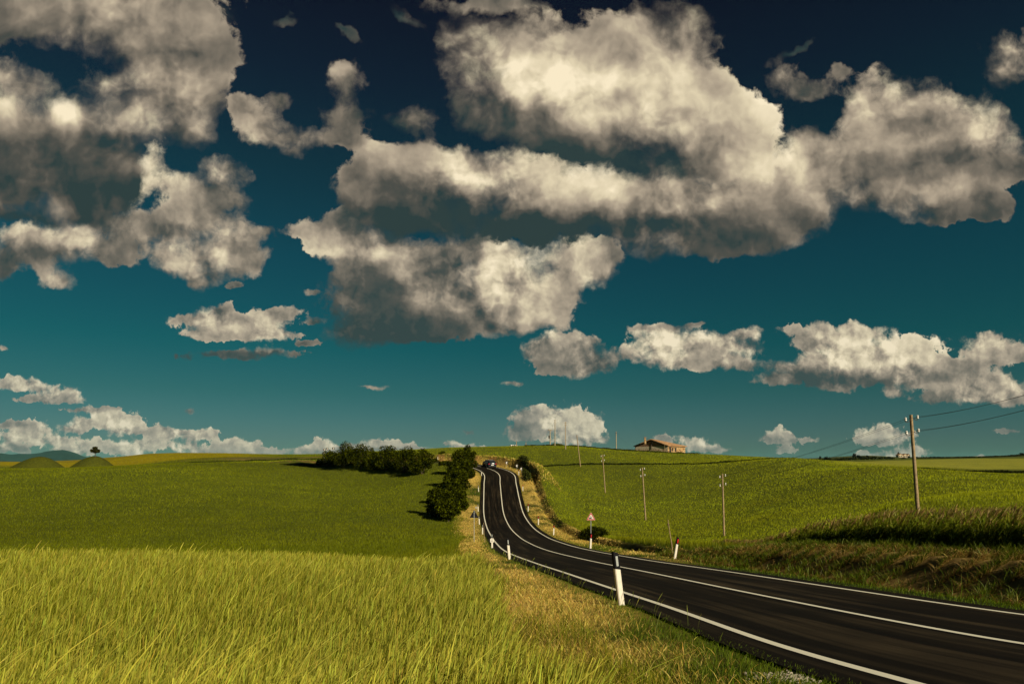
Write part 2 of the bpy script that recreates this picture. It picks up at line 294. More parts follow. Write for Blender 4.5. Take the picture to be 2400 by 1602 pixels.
def ground_z(x,y,rc=None):
    sh=np.shape(x); x=np.asarray(x,float).ravel(); y=np.asarray(y,float).ravel()
    z=base_z(x,y); d,zr,yr=road_coords(x,y) if rc is None else rc
    r=np.hypot(x,y)
    z=z+.10*fnoise(x/9,y/9,3)*sstep(r,12,40)+.42*fnoise(x/34,y/22,5,2)*sstep(r,45,90)*(1-sstep(r,300,600))
    z=z+mound(x,y,-128.8,186,*MW1,4.4)+mound(x,y,-115,188,*MW2,3.9)
    # ditch along the edge of the upper field on the right
    inr=np.abs(d)<90
    dr=-d; kb=1-sstep(yr,25,34)
    hf=.22+1.4*sstep(yr,108,126)*(1-sstep(-x,18,32))
    wob=.20*fnoise(x/1.1,y/1.1,11,4)
    p1=np.interp(dr,[0,3.1,3.3,4.3,4.8,5.3,6.6,9.5],[-.06,-.06,-.05,-.10,-.26,-.08,.62,.78])+wob*.5*sstep(dr,4.6,5.5)
    p2=np.interp(dr,[0,3.1,3.3,5.2,5.9,6.7,9.5],[-.06,-.06,-.04,-.02,-.45,0,0])+hf*sstep(dr,5.9,7.0)+wob*.35*sstep(dr,5.2,6.2)
    pr=kb*p1+(1-kb)*p2; wr=1-sstep(dr,7.2,12.)
    pl=np.interp(d,[0,3.1,3.3,4.2,7],[-.06,-.06,-.05,-.04,.1]); wl=1-sstep(d,3.9,8.5)
    fade=1-sstep(-x,30,44); wr=wr*fade; wl=wl*fade
    zz=np.where(d<0,(zr+pr)*wr+z*(1-wr),(zr+pl)*wl+z*(1-wl))
    return np.where(inr,zz,z).reshape(sh)
def on_ground(u,v,y0=4.,y1=420.,dy=.05):
    """the spot of ground seen at a pixel of the 2400 wide photograph"""
    y=np.arange(y0,y1,dy); x=(u-CP)/FP*y; zr=(HP-v)/FP*y; g=ground_z(x,y); i=np.nonzero(g>=zr)[0]
    i=i[0] if len(i) else len(y)-1
    return Vector((float(x[i]),float(y[i]),float(g[i])))
def at(u,v,y): return Vector(((u-CP)/FP*y,y,(HP-v)/FP*y))
def gz(x,y): return float(ground_z(np.array([x]),np.array([y]))[0])
# ---------------------------------------------------------------- helpers for meshes, materials and tags
SC=bpy.context.scene
def link(o):
    SC.collection.objects.link(o); return o
def tag(o,label=None,cat=None,group=None,kind=None):
    for k,v in (('label',label),('category',cat),('group',group),('kind',kind)):
        if v: o[k]=v
    return o
def mesh_np(name,V,faces,mat=None,parent=None,col=None,smooth=False,mats=None,midx=None):
    """V: (n,3); faces: list of arrays (m,3) or (m,4)"""
    me=bpy.data.meshes.new(name); V=np.asarray(V,np.float32)
    me.vertices.add(len(V)); me.vertices.foreach_set('co',V.ravel())
    faces=[np.asarray(f,np.int32) for f in faces if len(f)]
    nl=sum(f.size for f in faces); nf=sum(len(f) for f in faces)
    me.loops.add(nl); me.polygons.add(nf)
    me.loops.foreach_set('vertex_index',np.concatenate([f.ravel() for f in faces]))
    st=[];k=0
    for f in faces: st.append(k+np.arange(len(f))*f.shape[1]); k+=f.size
    me.polygons.foreach_set('loop_start',np.concatenate(st).astype(np.int32))
    me.polygons.foreach_set('use_smooth',np.full(nf,smooth))
    if col is not None:
        a=me.attributes.new('col','FLOAT_COLOR','POINT'); c=np.ones((len(V),4),np.float32); c[:,:3]=col; a.data.foreach_set('color',c.ravel())
    for m_ in (mats or ([mat] if mat else [])): me.materials.append(m_)
    if midx is not None: me.polygons.foreach_set('material_index',np.asarray(midx,np.int32))
    me.update(calc_edges=True); me.validate()
    o=link(bpy.data.objects.new(name,me))
    if parent: o.parent=parent
    return o
def mat_new(name):
    m=bpy.data.materials.new(name); m.use_nodes=True; nt=m.node_tree; nt.nodes.clear(); g=Graph(nt); out=g.n('ShaderNodeOutputMaterial'); return m,g,out
def principled(name,color,rough=.6,metal=0.,spec=.5,noise=None,bump=0.,scale=8.,coords='Object'):
    """one procedural surface: base colour broken up by noise"""
    m,g,out=mat_new(name); b=g.n('ShaderNodeBsdfPrincipled'); g.t.links.new(b.outputs[0],out.inputs[0])
    b.inputs['Roughness'].default_value=rough; b.inputs['Metallic'].default_value=metal; b.inputs['Specular IOR Level'].default_value=spec
    tc=g.n('ShaderNodeTexCoord').outputs[coords]; nz=g.noise(tc,scale,5,.6).outputs[0]
    k=.25 if noise is None else noise
    lo=tuple(c*(1-k) for c in color); hi=tuple(min(1,c*(1+k)) for c in color)
    g.put(b.inputs['Base Color'],g.ramp(nz,[(.3,lo),(.7,hi)]))
    g.put(b.inputs['Roughness'],g.maprange(nz,.3,.7,max(.05,rough-.1),min(1,rough+.1)))
    if bump:
        bp=g.n('ShaderNodeBump'); bp.inputs['Strength'].default_value=bump; bp.inputs['Distance'].default_value=.02; g.put(bp.inputs['Height'],nz); g.put(b.inputs['Normal'],bp.outputs[0])
    return m
def blade_material(name,trans=.35,gloss=.12,gain=1.):
    m,g,out=mat_new(name); at_=g.n('ShaderNodeAttribute',attribute_name='col'); c=at_.outputs['Color']
    if gain!=1.: c=g.vscale(c,gain)
    d=g.n('ShaderNodeBsdfDiffuse'); g.put(d.inputs[0],c)
    t=g.n('ShaderNodeBsdfTranslucent'); g.put(t.inputs[0],g.mixc(.5,c,(.30,.30,.02,1),'MIX') if False else c)
    mx=g.n('ShaderNodeMixShader'); mx.inputs[0].default_value=trans; g.t.links.new(d.outputs[0],mx.inputs[1]); g.t.links.new(t.outputs[0],mx.inputs[2])
    gl=g.n('ShaderNodeBsdfGlossy'); gl.inputs['Roughness'].default_value=.45; gl.inputs[0].default_value=(.9,.85,.7,1)
    m2=g.n('ShaderNodeMixShader'); m2.inputs[0].default_value=gloss; g.t.links.new(mx.outputs[0],m2.inputs[1]); g.t.links.new(gl.outputs[0],m2.inputs[2])
    g.t.links.new(m2.outputs[0],out.inputs[0]); return m
# ---------------------------------------------------------------- the ground
STRAW=np.array((.42,.29,.07)); GREEN=np.array((.04,.055,.003)); FIELD=np.array((.070,.082,.002)); EARTH=np.array((.075,.052,.026)); VERGE=np.array((.04,.055,.004))
def mixv(a,b,t): t=np.asarray(t)[:,None]; return a*(1-t)+b*t
def ground_colour(x,y,d,yr):
    n1=fnoise(x/6,y/6,21); n2=fnoise(x/1.3,y/1.3,31); n=len(x)
    c=np.tile(FIELD,(n,1))*(1+.22*fnoise(x/14,y/30,41))[:,None]
    r=np.hypot(x,y)
    # far strips: bright crop on the far left, mown brown terrace, light field on the far right
    gold=np.array((.20,.16,.003)); pale=np.array((.20,.20,.022))
    a=x/np.maximum(y,1)
    c=mixv(c,gold,sstep(y,196,204)*sstep(-a,.33,.42)*(y<900))
    yy=y+5*fnoise(x/22,y/40,70,2); tz=np.clip(.5+.5*np.sin(yy*.52)+.7*fnoise(x/26,y/5,71,3),0,1); tan=np.array((.17,.125,.032))*tz[:,None]+np.array((.045,.055,.004))*(1-tz[:,None]); ts=sstep(y,172,178)*(1-sstep(y,200,215))*sstep(-a,.22,.27)*(1-sstep(-a,.40,.54)); c=c*(1-ts[:,None])+tan*ts[:,None]
    c=mixv(c,pale,sstep(y,215,222)*sstep(a,.45,.5)*(1-sstep(y,360,400)))
    c=mixv(c,np.array((.05,.06,.014)),sstep(y,520,640))
    # verges
    dry=sstep(n1+n2*.5+.35*sstep(r,9,14)-.25*(1-sstep(r,7,12)),-.3,.45)
    L=sstep(d,3.1,3.7)*(1-sstep(d,5.4+.8*n1,6.6+.8*n1))*(yr<134)
    c=mixv(c,mixv(np.tile(VERGE,(n,1)),STRAW,dry),L)
    R=sstep(-d,3.1,3.5)*(1-sstep(-d,6.0+.4*n1,7.2+.4*n1))*(yr<150)
    c=mixv(c,mixv(np.tile(VERGE*.6,(n,1)),STRAW,dry*sstep(yr,26,36)),R)
    B=sstep(-d,4.3,4.8)*(1-sstep(-d,8.3,9.3))*(1-sstep(yr,26,34))
    c=mixv(c,np.array((.20,.135,.045)),B)
    D=sstep(-d,5.4,5.8)*(1-sstep(-d,6.4,6.9))*sstep(yr,34,40)*(yr<128)
    D=D*sstep(fnoise(x/1.6,y/1.6,51),-.15,.35); c=mixv(c,EARTH*.4,D)
    K=sstep(-d,4.4,5.2)*(1-sstep(-d,8.5,9.5))*sstep(yr,118,126)*(x<3)
    c=mixv(c,np.array((.20,.115,.035))*(1+.5*fnoise(x/.9,y/.9,73))[:,None],K*sstep(n2,-.1,.4))
    M=np.maximum(mound(x,y,-128.8,186,*MW1,1),mound(x,y,-115,188,*MW2,1))
    c=mixv(c,np.array((.055,.06,.002)),np.clip(M*5,0,1))
    return np.clip(c,.005,.6)
def build_ground():
    th=np.concatenate([np.radians(np.arange(-180,-58,4.)),np.radians(np.arange(-58,58,.115)),np.radians(np.arange(58,180,4.))])
    rr=np.concatenate([[.3,1,1.8],np.exp(np.linspace(np.log(2.4),np.log(270),560)),np.exp(np.linspace(np.log(278),np.log(14000),110))])
    nt,nr=len(th),len(rr); R,T=np.meshgrid(rr,th,indexing='ij'); x=(R*np.sin(T)).ravel(); y=(R*np.cos(T)).ravel()
    rc=road_coords(x,y); z=ground_z(x,y,rc).ravel()
    V=np.stack([x,y,z],1); i=np.arange(nr-1)[:,None]*nt; j=np.arange(nt)[None]; j2=(np.arange(nt)+1)%nt
    Q=np.stack([(i+j),(i+j2),(i+nt+j2),(i+nt+j)],-1).reshape(-1,4)[:,::-1]
    V=np.vstack([V,[[0,0,-1.9]]]); T3=np.stack([np.full(nt,len(V)-1),j2,j[0]],1)
    col=ground_colour(x,y,rc[0],rc[2]); col=np.vstack([col,col[:1]])
    m,g,out=mat_new('field_soil'); b=g.n('ShaderNodeBsdfPrincipled'); g.t.links.new(b.outputs[0],out.inputs[0]); b.inputs['Roughness'].default_value=.95; b.inputs['Specular IOR Level'].default_value=.1
    tc=g.n('ShaderNodeTexCoord').outputs['Object']; n1=g.noise(tc,2.2,8,.68).outputs[0]; n2=g.noise(tc,.11,4,.6).outputs[0]
    c=g.mixc(1.,g.n('ShaderNodeAttribute',attribute_name='col').outputs['Color'],g.ramp(n1,[(.25,(.45,.45,.45)),(.75,(1.55,1.55,1.5))]),'MULTIPLY')
    c=g.mixc(1.,c,g.ramp(n2,[(.3,(.82,.86,.9)),(.7,(1.16,1.12,1.0))]),'MULTIPLY'); g.put(b.inputs['Base Color'],c)
    bp=g.n('ShaderNodeBump'); bp.inputs['Strength'].default_value=.8; bp.inputs['Distance'].default_value=.25; g.put(bp.inputs['Height'],n1); g.put(b.inputs['Normal'],bp.outputs[0])
    o=mesh_np('ground',V,[Q,T3[:,::-1]],m,col=col,smooth=True)
    return tag(o,'rolling green crop fields running out to the horizon','ground',kind='structure')
# ---------------------------------------------------------------- the road
def strip(name,a,b,lift,mat,i0=0,i1=None,sub=1):
    C=RC[i0:i1]; N=RN[i0:i1]; offs=np.linspace(a,b,sub+1); V=[]
    for o_ in offs:
        p=C.copy(); p[:,:2]+=N[:,:2]*o_; p[:,2]+=lift-.018*abs(o_)/3.3; V.append(p)
    n=len(C); V=np.stack(V,1).reshape(-1,3); k=sub+1; i=np.arange(n-1)[:,None]*k; j=np.arange(sub)[None]
    Q=np.stack([i+j,i+j+1,i+k+j+1,i+k+j],-1).reshape(-1,4)
    if b>a: Q=Q[:,::-1]
    return V,Q
def build_road():
    m,g,out=mat_new('asphalt'); b=g.n('ShaderNodeBsdfPrincipled'); g.t.links.new(b.outputs[0],out.inputs[0]); b.inputs['Specular IOR Level'].default_value=.07
    at_=g.n('ShaderNodeAttribute',attribute_name='col'); sep=g.n('ShaderNodeSeparateXYZ'); g.put(sep.inputs[0],at_.outputs['Vector'])
    tc=g.n('ShaderNodeTexCoord').outputs['Object']
    cb=g.n('ShaderNodeCombineXYZ'); g.put(cb.inputs[0],g.m('MULTIPLY',sep.outputs[0],22.)); g.put(cb.inputs[1],g.m('MULTIPLY',sep.outputs[1],10.))
    streak=g.noise2(cb.outputs[0],1.,5,.6).outputs[0]; grain=g.noise(tc,160.,2,.6).outputs[0]; patch=g.noise(tc,.5,4,.55).outputs[0]
    c=g.ramp(streak,[(.28,(.0022,.0012,.0005)),(.5,(.0075,.0048,.0022)),(.70,(.033,.024,.013))])
    c=g.mixc(1.,c,g.ramp(grain,[(.3,(.55,.55,.55)),(.62,(1.1,1.1,1.1)),(.72,(2.2,2.1,1.9))]),'MULTIPLY')
    c=g.mixc(1.,c,g.ramp(patch,[(.35,(.7,.7,.7)),(.65,(1.2,1.2,1.2))]),'MULTIPLY')
    g.put(b.inputs['Base Color'],c); b.inputs['Roughness'].default_value=.82
    bp=g.n('ShaderNodeBump'); bp.inputs['Strength'].default_value=.35; bp.inputs['Distance'].default_value=.008; g.put(bp.inputs['Height'],grain); g.put(b.inputs['Normal'],bp.outputs[0])
    V,Q=strip('road',-3.28,3.28,.0,m,sub=12)
    # ragged asphalt edge
    k=13; n=len(V)//k; e=np.repeat(np.arange(n),1); wob=.05*fnoise(RS*1.7,np.zeros(n),5)
    V=V.reshape(n,k,3); V[:,0,:2]-=RN[:,:2]*wob[:,None]; V[:,-1,:2]+=RN[:,:2]*(.05*fnoise(RS*1.5,np.ones(n)*9,6))[:,None]; V=V.reshape(-1,3)
    across=np.tile(np.linspace(-1,1,k),n); along=np.repeat(RS/100.,k)
    o=mesh_np('road',V,[Q],m,col=np.stack([(across+1)/2,along,np.zeros_like(along)],1),smooth=True); tag(o,'dark asphalt country road winding down and up the hill','road',kind='structure')
    mk,g,out=mat_new('road_paint'); b=g.n('ShaderNodeBsdfPrincipled'); g.t.links.new(b.outputs[0],out.inputs[0]); b.inputs['Roughness'].default_value=.7
    tc=g.n('ShaderNodeTexCoord').outputs['Object']; n1=g.noise(tc,38.,5,.7).outputs[0]; n2=g.noise(tc,2.5,3,.6).outputs[0]
    g.put(b.inputs['Base Color'],g.mixc(g.maprange(g.m('MULTIPLY_ADD',n2,.35,n1),.33,.5),(.22,.20,.17,1),(.66,.63,.50,1)))
    for nm,a,w,lab in (('edge_line',2.7,.13,'white edge line along the left side of the road'),('centre_line',0.,.12,'white line down the middle of the road'),('edge_line',-2.7,.13,'white edge line along the right side of the road')):
        V,Q=strip(nm,a-w/2,a+w/2,.006,mk); o=mesh_np(nm,V,[Q],mk); tag(o,lab,'road marking',kind='structure')
# ---------------------------------------------------------------- grass, crop and reeds
def blades(P,H,W,AZ,LEAN,C0,C1,bend=.5,segs=3,tipw=.12,ear=None,rng=RNG):
    """one leaf or stalk per row: P foot, H height, W width, AZ heading of the lean, LEAN sideways reach as a share of the height"""
    n=len(P); H=np.asarray(H); W=np.asarray(W)
    f=rng.uniform(0,math.pi*2,n); s=np.stack([np.cos(f),np.sin(f),np.zeros(n)],1)
    ld=np.stack([np.sin(AZ),np.cos(AZ),np.zeros(n)],1)
    rows=[]; cols=[]
    for k in range(segs+1):
        t=k/segs; c=P+ld*(H*LEAN*(t**(1+bend)))[:,None]; c=c.copy(); c[:,2]+=H*t*np.sqrt(np.maximum(.05,1-(LEAN*t)**2*.55))
        w=W*(1-t*.55) if ear is None else W*np.where(t>.74,ear,1.)
        if k==segs: w=W*tipw
        rows.append(c-s*(w*.5)[:,None]); rows.append(c+s*(w*.5)[:,None])
        cc=C0+(C1-C0)*t**1.15; cols+= [cc,cc]  # foot to tip gradient: real stem tone plus painted shade between the stalks
    V=np.stack(rows,1).reshape(-1,3); col=np.stack(cols,1).reshape(-1,3); m=2*(segs+1); b=np.arange(n)[:,None]*m
    Q=np.stack([np.stack([b[:,0]+2*k,b[:,0]+2*k+1,b[:,0]+2*k+3,b[:,0]+2*k+2],1) for k in range(segs)],1).reshape(-1,4)
    return V,Q,col
class Heap:
    def __init__(s): s.V=[];s.Q=[];s.C=[];s.n=0
    def add(s,vqc):
        V,Q,C=vqc; s.V.append(V); s.Q.append(Q+s.n); s.C.append(C); s.n+=len(V)
    def build(s,name,mat,label,cat):
        o=mesh_np(name,np.vstack(s.V),[np.vstack(s.Q)],mat,col=np.vstack(s.C)); return tag(o,label,cat,kind='stuff')
def scatter(n,r0,r1,p,th0=-.80,th1=.80):
    """n spots whose density falls off with distance as 1/r**(p+1)"""
    u=RNG.random(n); q=1-p
    r=(r0**q+u*(r1**q-r0**q))**(1/q) if abs(q)>1e-6 else r0*(r1/r0)**u
    t=RNG.uniform(th0,th1,n); return r*np.sin(t),r*np.cos(t),r
def jit(c,n,amt): return np.clip(c*(1+RNG.normal(0,amt,(n,1)))*(1+RNG.normal(0,amt*.35,(n,3))),.004,.85)
def zones(x,y):
    d,zr,yr=road_coords(x,y); n1=fnoise(x/6,y/6,21); n2=fnoise(x/1.3,y/1.3,31)
    left=(d>0)
    return d,yr,n1,n2,left
def build_crop():
    bm=blade_material('crop_leaf',.30,.006); dm=blade_material('dry_grass_leaf',.25,.012); gm=blade_material('verge_leaf',.32,.006); rm=blade_material('reed_leaf',.35,.01)
    crop=Heap(); meadow=Heap(); verge=Heap(); dry=Heap()
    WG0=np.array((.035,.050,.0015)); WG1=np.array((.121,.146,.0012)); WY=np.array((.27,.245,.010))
    # near and middle fields, denser where they stand nearer
    N1=int(640000*DENS); N2=int(760000*DENS)
    x1,y1,r1=scatter(N1,2.6,54,1.22); x2,y2,r2=scatter(N2,46,262,.95)
    x=np.concatenate([x1,x2]); y=np.concatenate([y1,y2]); r=np.hypot(x,y)
    d,yr,n1,n2,left=zones(x,y)
    lim=5.6+.9*n1+.5*n2
    k=(left&((d>lim)|(yr>150)))|((~left)&(d<-8.5)&(yr<31))|((~left)&(d<-6.9-.3*n1)&(yr>=31))
    k&=~((y>174)&(y<202)&(x/y<-.22)&(x/y>-.5)&(fnoise(x/26,y/5,77)>-.05+.9*sstep(-x/y,.36,.5)))
    x,y,r,d,left,n1=x[k],y[k],r[k],d[k],left[k],n1[k]; n=len(x)
    P=np.stack([x,y,ground_z(x,y).ravel()-.03],1)
    mo=np.maximum(mound(x,y,-128.8,186,*MW1,1),mound(x,y,-115,188,*MW2,1))
    patch=fnoise(x/13,y/34,61); fine=fnoise(x/3.2,y/5,62); band=fnoise(x/26,y/4.5,63); streak=fnoise(x/7,y/1.1,64,2)
    near=1-sstep(r,22,60); farm=sstep(r,40,75)
    H=(.60+.06*fine+.05*patch)*RNG.uniform(.62,1.08,n)*(1-.60*farm)*np.where(left,1,.9)*(1-.6*np.clip(mo*5,0,1))
    W=np.maximum(.0044*RNG.uniform(.7,1.4,n),r*(.00050+.00004*farm)*RNG.uniform(.6,1.3,n))
    AZ=np.where(RNG.random(n)<.5,RNG.uniform(0,6.28,n),RNG.normal(1.35,.9,n)); LEAN=np.clip(RNG.normal(.18,.16,n)+.20*farm,0,.95)
    yel=np.clip(.26+.40*fine+.3*patch+RNG.normal(0,.24,n),0,1)*(.25+.75*near)
    C1=mixv(np.tile(WG1,(n,1)),WY,yel); j=.34-.20*farm[:,None]
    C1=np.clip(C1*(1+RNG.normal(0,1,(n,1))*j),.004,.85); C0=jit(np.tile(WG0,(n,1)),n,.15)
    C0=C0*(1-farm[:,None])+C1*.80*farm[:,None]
    tone=1+(.10+.12*near)*patch+.10*fine+near*.12*fnoise(x/6,y/1.6,72)+farm*(.18*band+.13*streak+.12*patch+.34*fnoise(x/55,y/38,68,2)); tone=tone*np.where(left,1.+.12*farm,1.+1.22*farm)  # far right slope coloured lighter than the left, mimicking the sun's angle
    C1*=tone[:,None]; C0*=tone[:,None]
    dk=(~left)&(r>50); C1[dk]=mixv(C1[dk],np.array((.19,.150,.002)),np.clip(.45+.7*fnoise(x[dk]/12,y[dk]/9,66),0,1)*.8); C1[dk]*=(1-.34*sstep(fnoise(x[dk]/7,y[dk]/3.4,69,3),.12,.5)*sstep(r[dk],55,80))[:,None]
    gold=sstep(y,198,206)*sstep(-x/y,.33,.42); C1=mixv(C1,np.array((.30,.25,.004)),gold*.75); C0=mixv(C0,np.array((.24,.20,.003)),gold*.75)
    mo=np.clip(mo*5,0,1); C1=mixv(C1,np.array((.098,.104,.002)),mo*.9); C0=mixv(C0,np.array((.07,.075,.002)),mo*.9)
    nr=r<50
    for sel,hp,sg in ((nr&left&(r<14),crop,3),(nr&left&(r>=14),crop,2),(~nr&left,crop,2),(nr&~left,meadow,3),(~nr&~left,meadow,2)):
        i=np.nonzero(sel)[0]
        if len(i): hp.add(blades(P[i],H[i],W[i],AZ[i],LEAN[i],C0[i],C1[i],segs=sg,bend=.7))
    # ears of the crop and a few taller wild oats, only where one can make them out
    i=np.nonzero(left&(r<30)&(RNG.random(n)<.40))[0]; ne=len(i)
    crop.add(blades(P[i]+RNG.normal(0,.02,(ne,3))*[1,1,0],H[i]*RNG.uniform(.95,1.12,ne),np.maximum(.0034,r[i]*.0003),RNG.normal(1.35,.5,ne),np.clip(RNG.normal(.20,.14,ne),0,.8),jit(np.tile(WG0*1.3,(ne,1)),ne,.2),jit(np.tile(np.array((.37,.36,.045)),(ne,1)),ne,.22),segs=5,ear=2.7,tipw=1.0,bend=.9))
    i=np.nonzero(left&(r<34)&(RNG.random(n)<.006))[0]; ne=len(i)
    crop.add(blades(P[i],H[i]*RNG.uniform(1.15,1.55,ne),np.maximum(.004,r[i]*.0006),RNG.normal(1.35,.5,ne),np.clip(RNG.normal(.55,.18,ne),.1,.9),jit(np.tile(WG1,(ne,1)),ne,.15),jit(np.tile(np.array((.52,.48,.07)),(ne,1)),ne,.15),segs=6,bend=1.1,ear=1.8,tipw=.5))
    # verges: short green grass beside the asphalt, mown straw behind it
    N=int(260000*DENS); x1,y1,r1=scatter(int(N*.62),4,45,1.0,-.3,.86); x2,y2,r2=scatter(int(N*.38),40,150,.6,-.14,.16)
    x=np.concatenate([x1,x2]); y=np.concatenate([y1,y2]); r=np.hypot(x,y); d,yr,n1,n2,left=zones(x,y); a=np.abs(d)
    lim=np.where(left,6.5+.9*n1+.5*n2,np.where(yr<31,4.75+.3*n2,np.where(yr>114,10.5,7.0)))
    k=(a>3.14+.10*n2)&(a<lim)&(yr<np.where(left,134,152))
    x,y,r,d,yr,n1,n2,left,a=[q[k] for q in (x,y,r,d,yr,n1,n2,left,a)]; n=len(x); P=np.stack([x,y,ground_z(x,y).ravel()-.02],1)
    dryness=sstep(n1+n2*.5+.35*sstep(r,9,14)-.25*(1-sstep(r,7,12))+RNG.normal(0,.35,n),-.3,.45)*sstep(a,3.35,4.3)*np.where(left,1,sstep(yr,26,36)); bank=(~left)&(yr<34)
    isdry=RNG.random(n)<dryness; tall=left&(a>4.7+.5*n1)
    H=np.where(isdry,RNG.uniform(.04,.12,n),RNG.uniform(.06,.15,n))*np.where(a<3.6,.6,1.)*np.where(tall&~isdry,2.0,1.)*np.where((~left)&(yr>114)&(a>4.5),2.6,1.)
    LEAN=np.where(isdry,RNG.uniform(.5,.97,n),np.clip(RNG.normal(.4,.25,n),0,.95)); AZ=np.where(isdry,RNG.uniform(0,6.28,n),RNG.normal(1.2,1.4,n))
    W=np.maximum(.006*RNG.uniform(.6,1.5,n),r*.00075*RNG.uniform(.6,1.3,n)); L=np.where(isdry,RNG.uniform(1.,1.7,n),1.)
    cg0=np.tile(np.array((.022,.042,.002)),(n,1)); cg1=np.tile(np.array((.135,.195,.008)),(n,1)); cg1=mixv(cg1,np.array((.30,.29,.018)),sstep(a,4.0,5.4)*left)
    cd=mixv(np.tile(np.array((.74,.55,.14)),(n,1)),np.array((.42,.29,.045)),RNG.random(n)); cd=jit(cd,n,.2)
    for sel,hp,c0,c1 in ((~isdry,verge,cg0,cg1),(isdry,dry,cd*.8,cd)):
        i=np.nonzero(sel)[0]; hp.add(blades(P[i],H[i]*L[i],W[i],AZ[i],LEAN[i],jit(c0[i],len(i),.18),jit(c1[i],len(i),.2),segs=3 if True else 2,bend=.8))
    # tall thin oat stalks at the very edge of the asphalt
    m=150; yy=RNG.uniform(7,40,m); t=np.interp(yy,RC[:,1][20:],np.arange(len(RC))[20:]).astype(int); off=RNG.uniform(3.15,3.9,m); off=np.where(RNG.random(m)<.22,-off-.2,off)
    Px=RC[t,0]+RN[t,0]*off; Py=RC[t,1]+RN[t,1]*off; P=np.stack([Px,Py,ground_z(Px,Py).ravel()],1); rr_=np.hypot(Px,Py)
    verge.add(blades(P,RNG.uniform(.10,.42,m),np.maximum(.0035,rr_*.0004),RNG.normal(1.2,.8,m),np.clip(RNG.normal(.35,.2,m),0,.8),jit(np.tile(np.array((.09,.12,.02)),(m,1)),m,.2),jit(np.tile(np.array((.22,.24,.04)),(m,1)),m,.2),segs=5,ear=2.6,tipw=.6))
    # the bank on the right: tangled dry grass, then reeds
    N=int(95000*DENS); s=RNG.uniform(0,1,N); yy=3+33*s**1.25; t=np.interp(yy,RC[:,1][20:],np.arange(len(RC))[20:]).astype(int); off=RNG.uniform(4.35,8.3,N)
    x=RC[t,0]-RN[t,0]*off; y=RC[t,1]-RN[t,1]*off; r=np.hypot(x,y); P=np.stack([x,y,ground_z(x,y).ravel()],1); up=sstep(off,5.6,6.6)
    nb=fnoise(x/1.1,y/1.1,91); k=RNG.random(N)<np.clip(.35+.5*up+.6*nb,.06,1); x,y,r,P,up,off,nb=x[k],y[k],r[k],P[k],up[k],off[k],nb[k]; N=len(x)
    grn=RNG.random(N)<np.clip(.50-.15*up+.5*fnoise(x/.8,y/.8,92),.05,.95); c=mixv(np.tile(np.array((.20,.115,.025)),(N,1)),np.array((.58,.42,.12)),np.clip(up*.75+RNG.normal(0,.25,N),0,1)); c[grn]=np.array((.10,.14,.006))
    dry.add(blades(P,np.where(grn,RNG.uniform(.12,.42,N),RNG.uniform(.10,.32,N)),np.maximum(.005,r*.0007)*RNG.uniform(.6,1.4,N),RNG.uniform(0,6.28,N),np.where(grn,np.clip(RNG.normal(.45,.2,N),0,.9),np.clip(RNG.normal(.82,.18,N),0,.99)),jit(c*.6,N,.25),jit(c,N,.25),segs=4,bend=1.0))
    reed=Heap(); N=int(12000*DENS); s=RNG.uniform(0,1,N); yy=3+34*s**1.05; t=np.interp(yy,RC[:,1][20:],np.arange(len(RC))[20:]).astype(int); off=8.0+3.0*RNG.random(N)
    x=RC[t,0]-RN[t,0]*off; y=RC[t,1]-RN[t,1]*off; r=np.hypot(x,y); hs=1-.58*sstep(y,24,36); nb=fnoise(x/2,y/2,95); P=np.stack([x,y,ground_z(x,y).ravel()-.03],1)
    H=(1.08+.16*nb)*hs*RNG.uniform(.78,1.14,N)
    # stems
    st0=jit(np.tile(np.array((.05,.07,.003)),(N,1)),N,.2); st1=jit(np.tile(np.array((.26,.27,.015)),(N,1)),N,.2)
    reed.add(blades(P,H,np.maximum(.008,r*.0006),RNG.normal(1.25,.35,N),np.clip(RNG.normal(.26,.1,N),0,.6),st0,st1,segs=4,bend=.6,tipw=.5))
    for q in range(5):   # leaves set up the stem
        h=RNG.uniform(.15,.88,N); LP=P.copy(); LP[:,2]+=H*h; LP[:,0]+=H*.2*h**1.6
        ll=RNG.uniform(.18,.42,N)*hs; c=jit(mixv(np.tile(np.array((.075,.12,.004)),(N,1)),np.array((.27,.31,.025)),np.clip(h*.9+RNG.normal(0,.2,N),0,1)),N,.22)
        reed.add(blades(LP,ll,np.maximum(.011,r*.00095)*RNG.uniform(.7,1.5,N),RNG.normal(1.4,1.3,N),np.clip(RNG.normal(.75,.2,N),.1,.98),c*.8,c,segs=3,bend=.7))
    i=np.nonzero(RNG.random(N)<.40)[0]; ne=len(i); TP=P[i].copy(); TP[:,2]+=H[i]*.90; TP[:,0]+=H[i]*.24
    for q in range(3):   # feathery brown heads blown to the right
        c=jit(mixv(np.tile(np.array((.12,.07,.02)),(ne,1)),np.array((.38,.28,.09)),np.clip(RNG.normal(.35,.3,ne),0,1)),ne,.2)
        reed.add(blades(TP+RNG.normal(0,.012,(ne,3)),RNG.uniform(.20,.34,ne)*(.5+.5*hs[i]),np.maximum(.020,r[i]*.0012)*RNG.uniform(.6,1.2,ne),RNG.normal(1.35,.3,ne),np.clip(RNG.normal(.62,.15,ne),.2,.9),c,c,segs=4,bend=.5,tipw=.25))
    crop.build('wheat',bm,'yellow green wheat covering the whole left field','crop')
    meadow.build('grass',bm,'green crop grass on the slope right of the road','grass')
    verge.build('grass',gm,'short green grass along both edges of the asphalt','grass')
    dry.build('dry_grass',dm,'golden mown straw on the verges and tangled dry grass on the roadside bank','dry grass')
    reed.build('reeds',rm,'tall green reeds with brown heads leaning right on top of the bank','reeds')
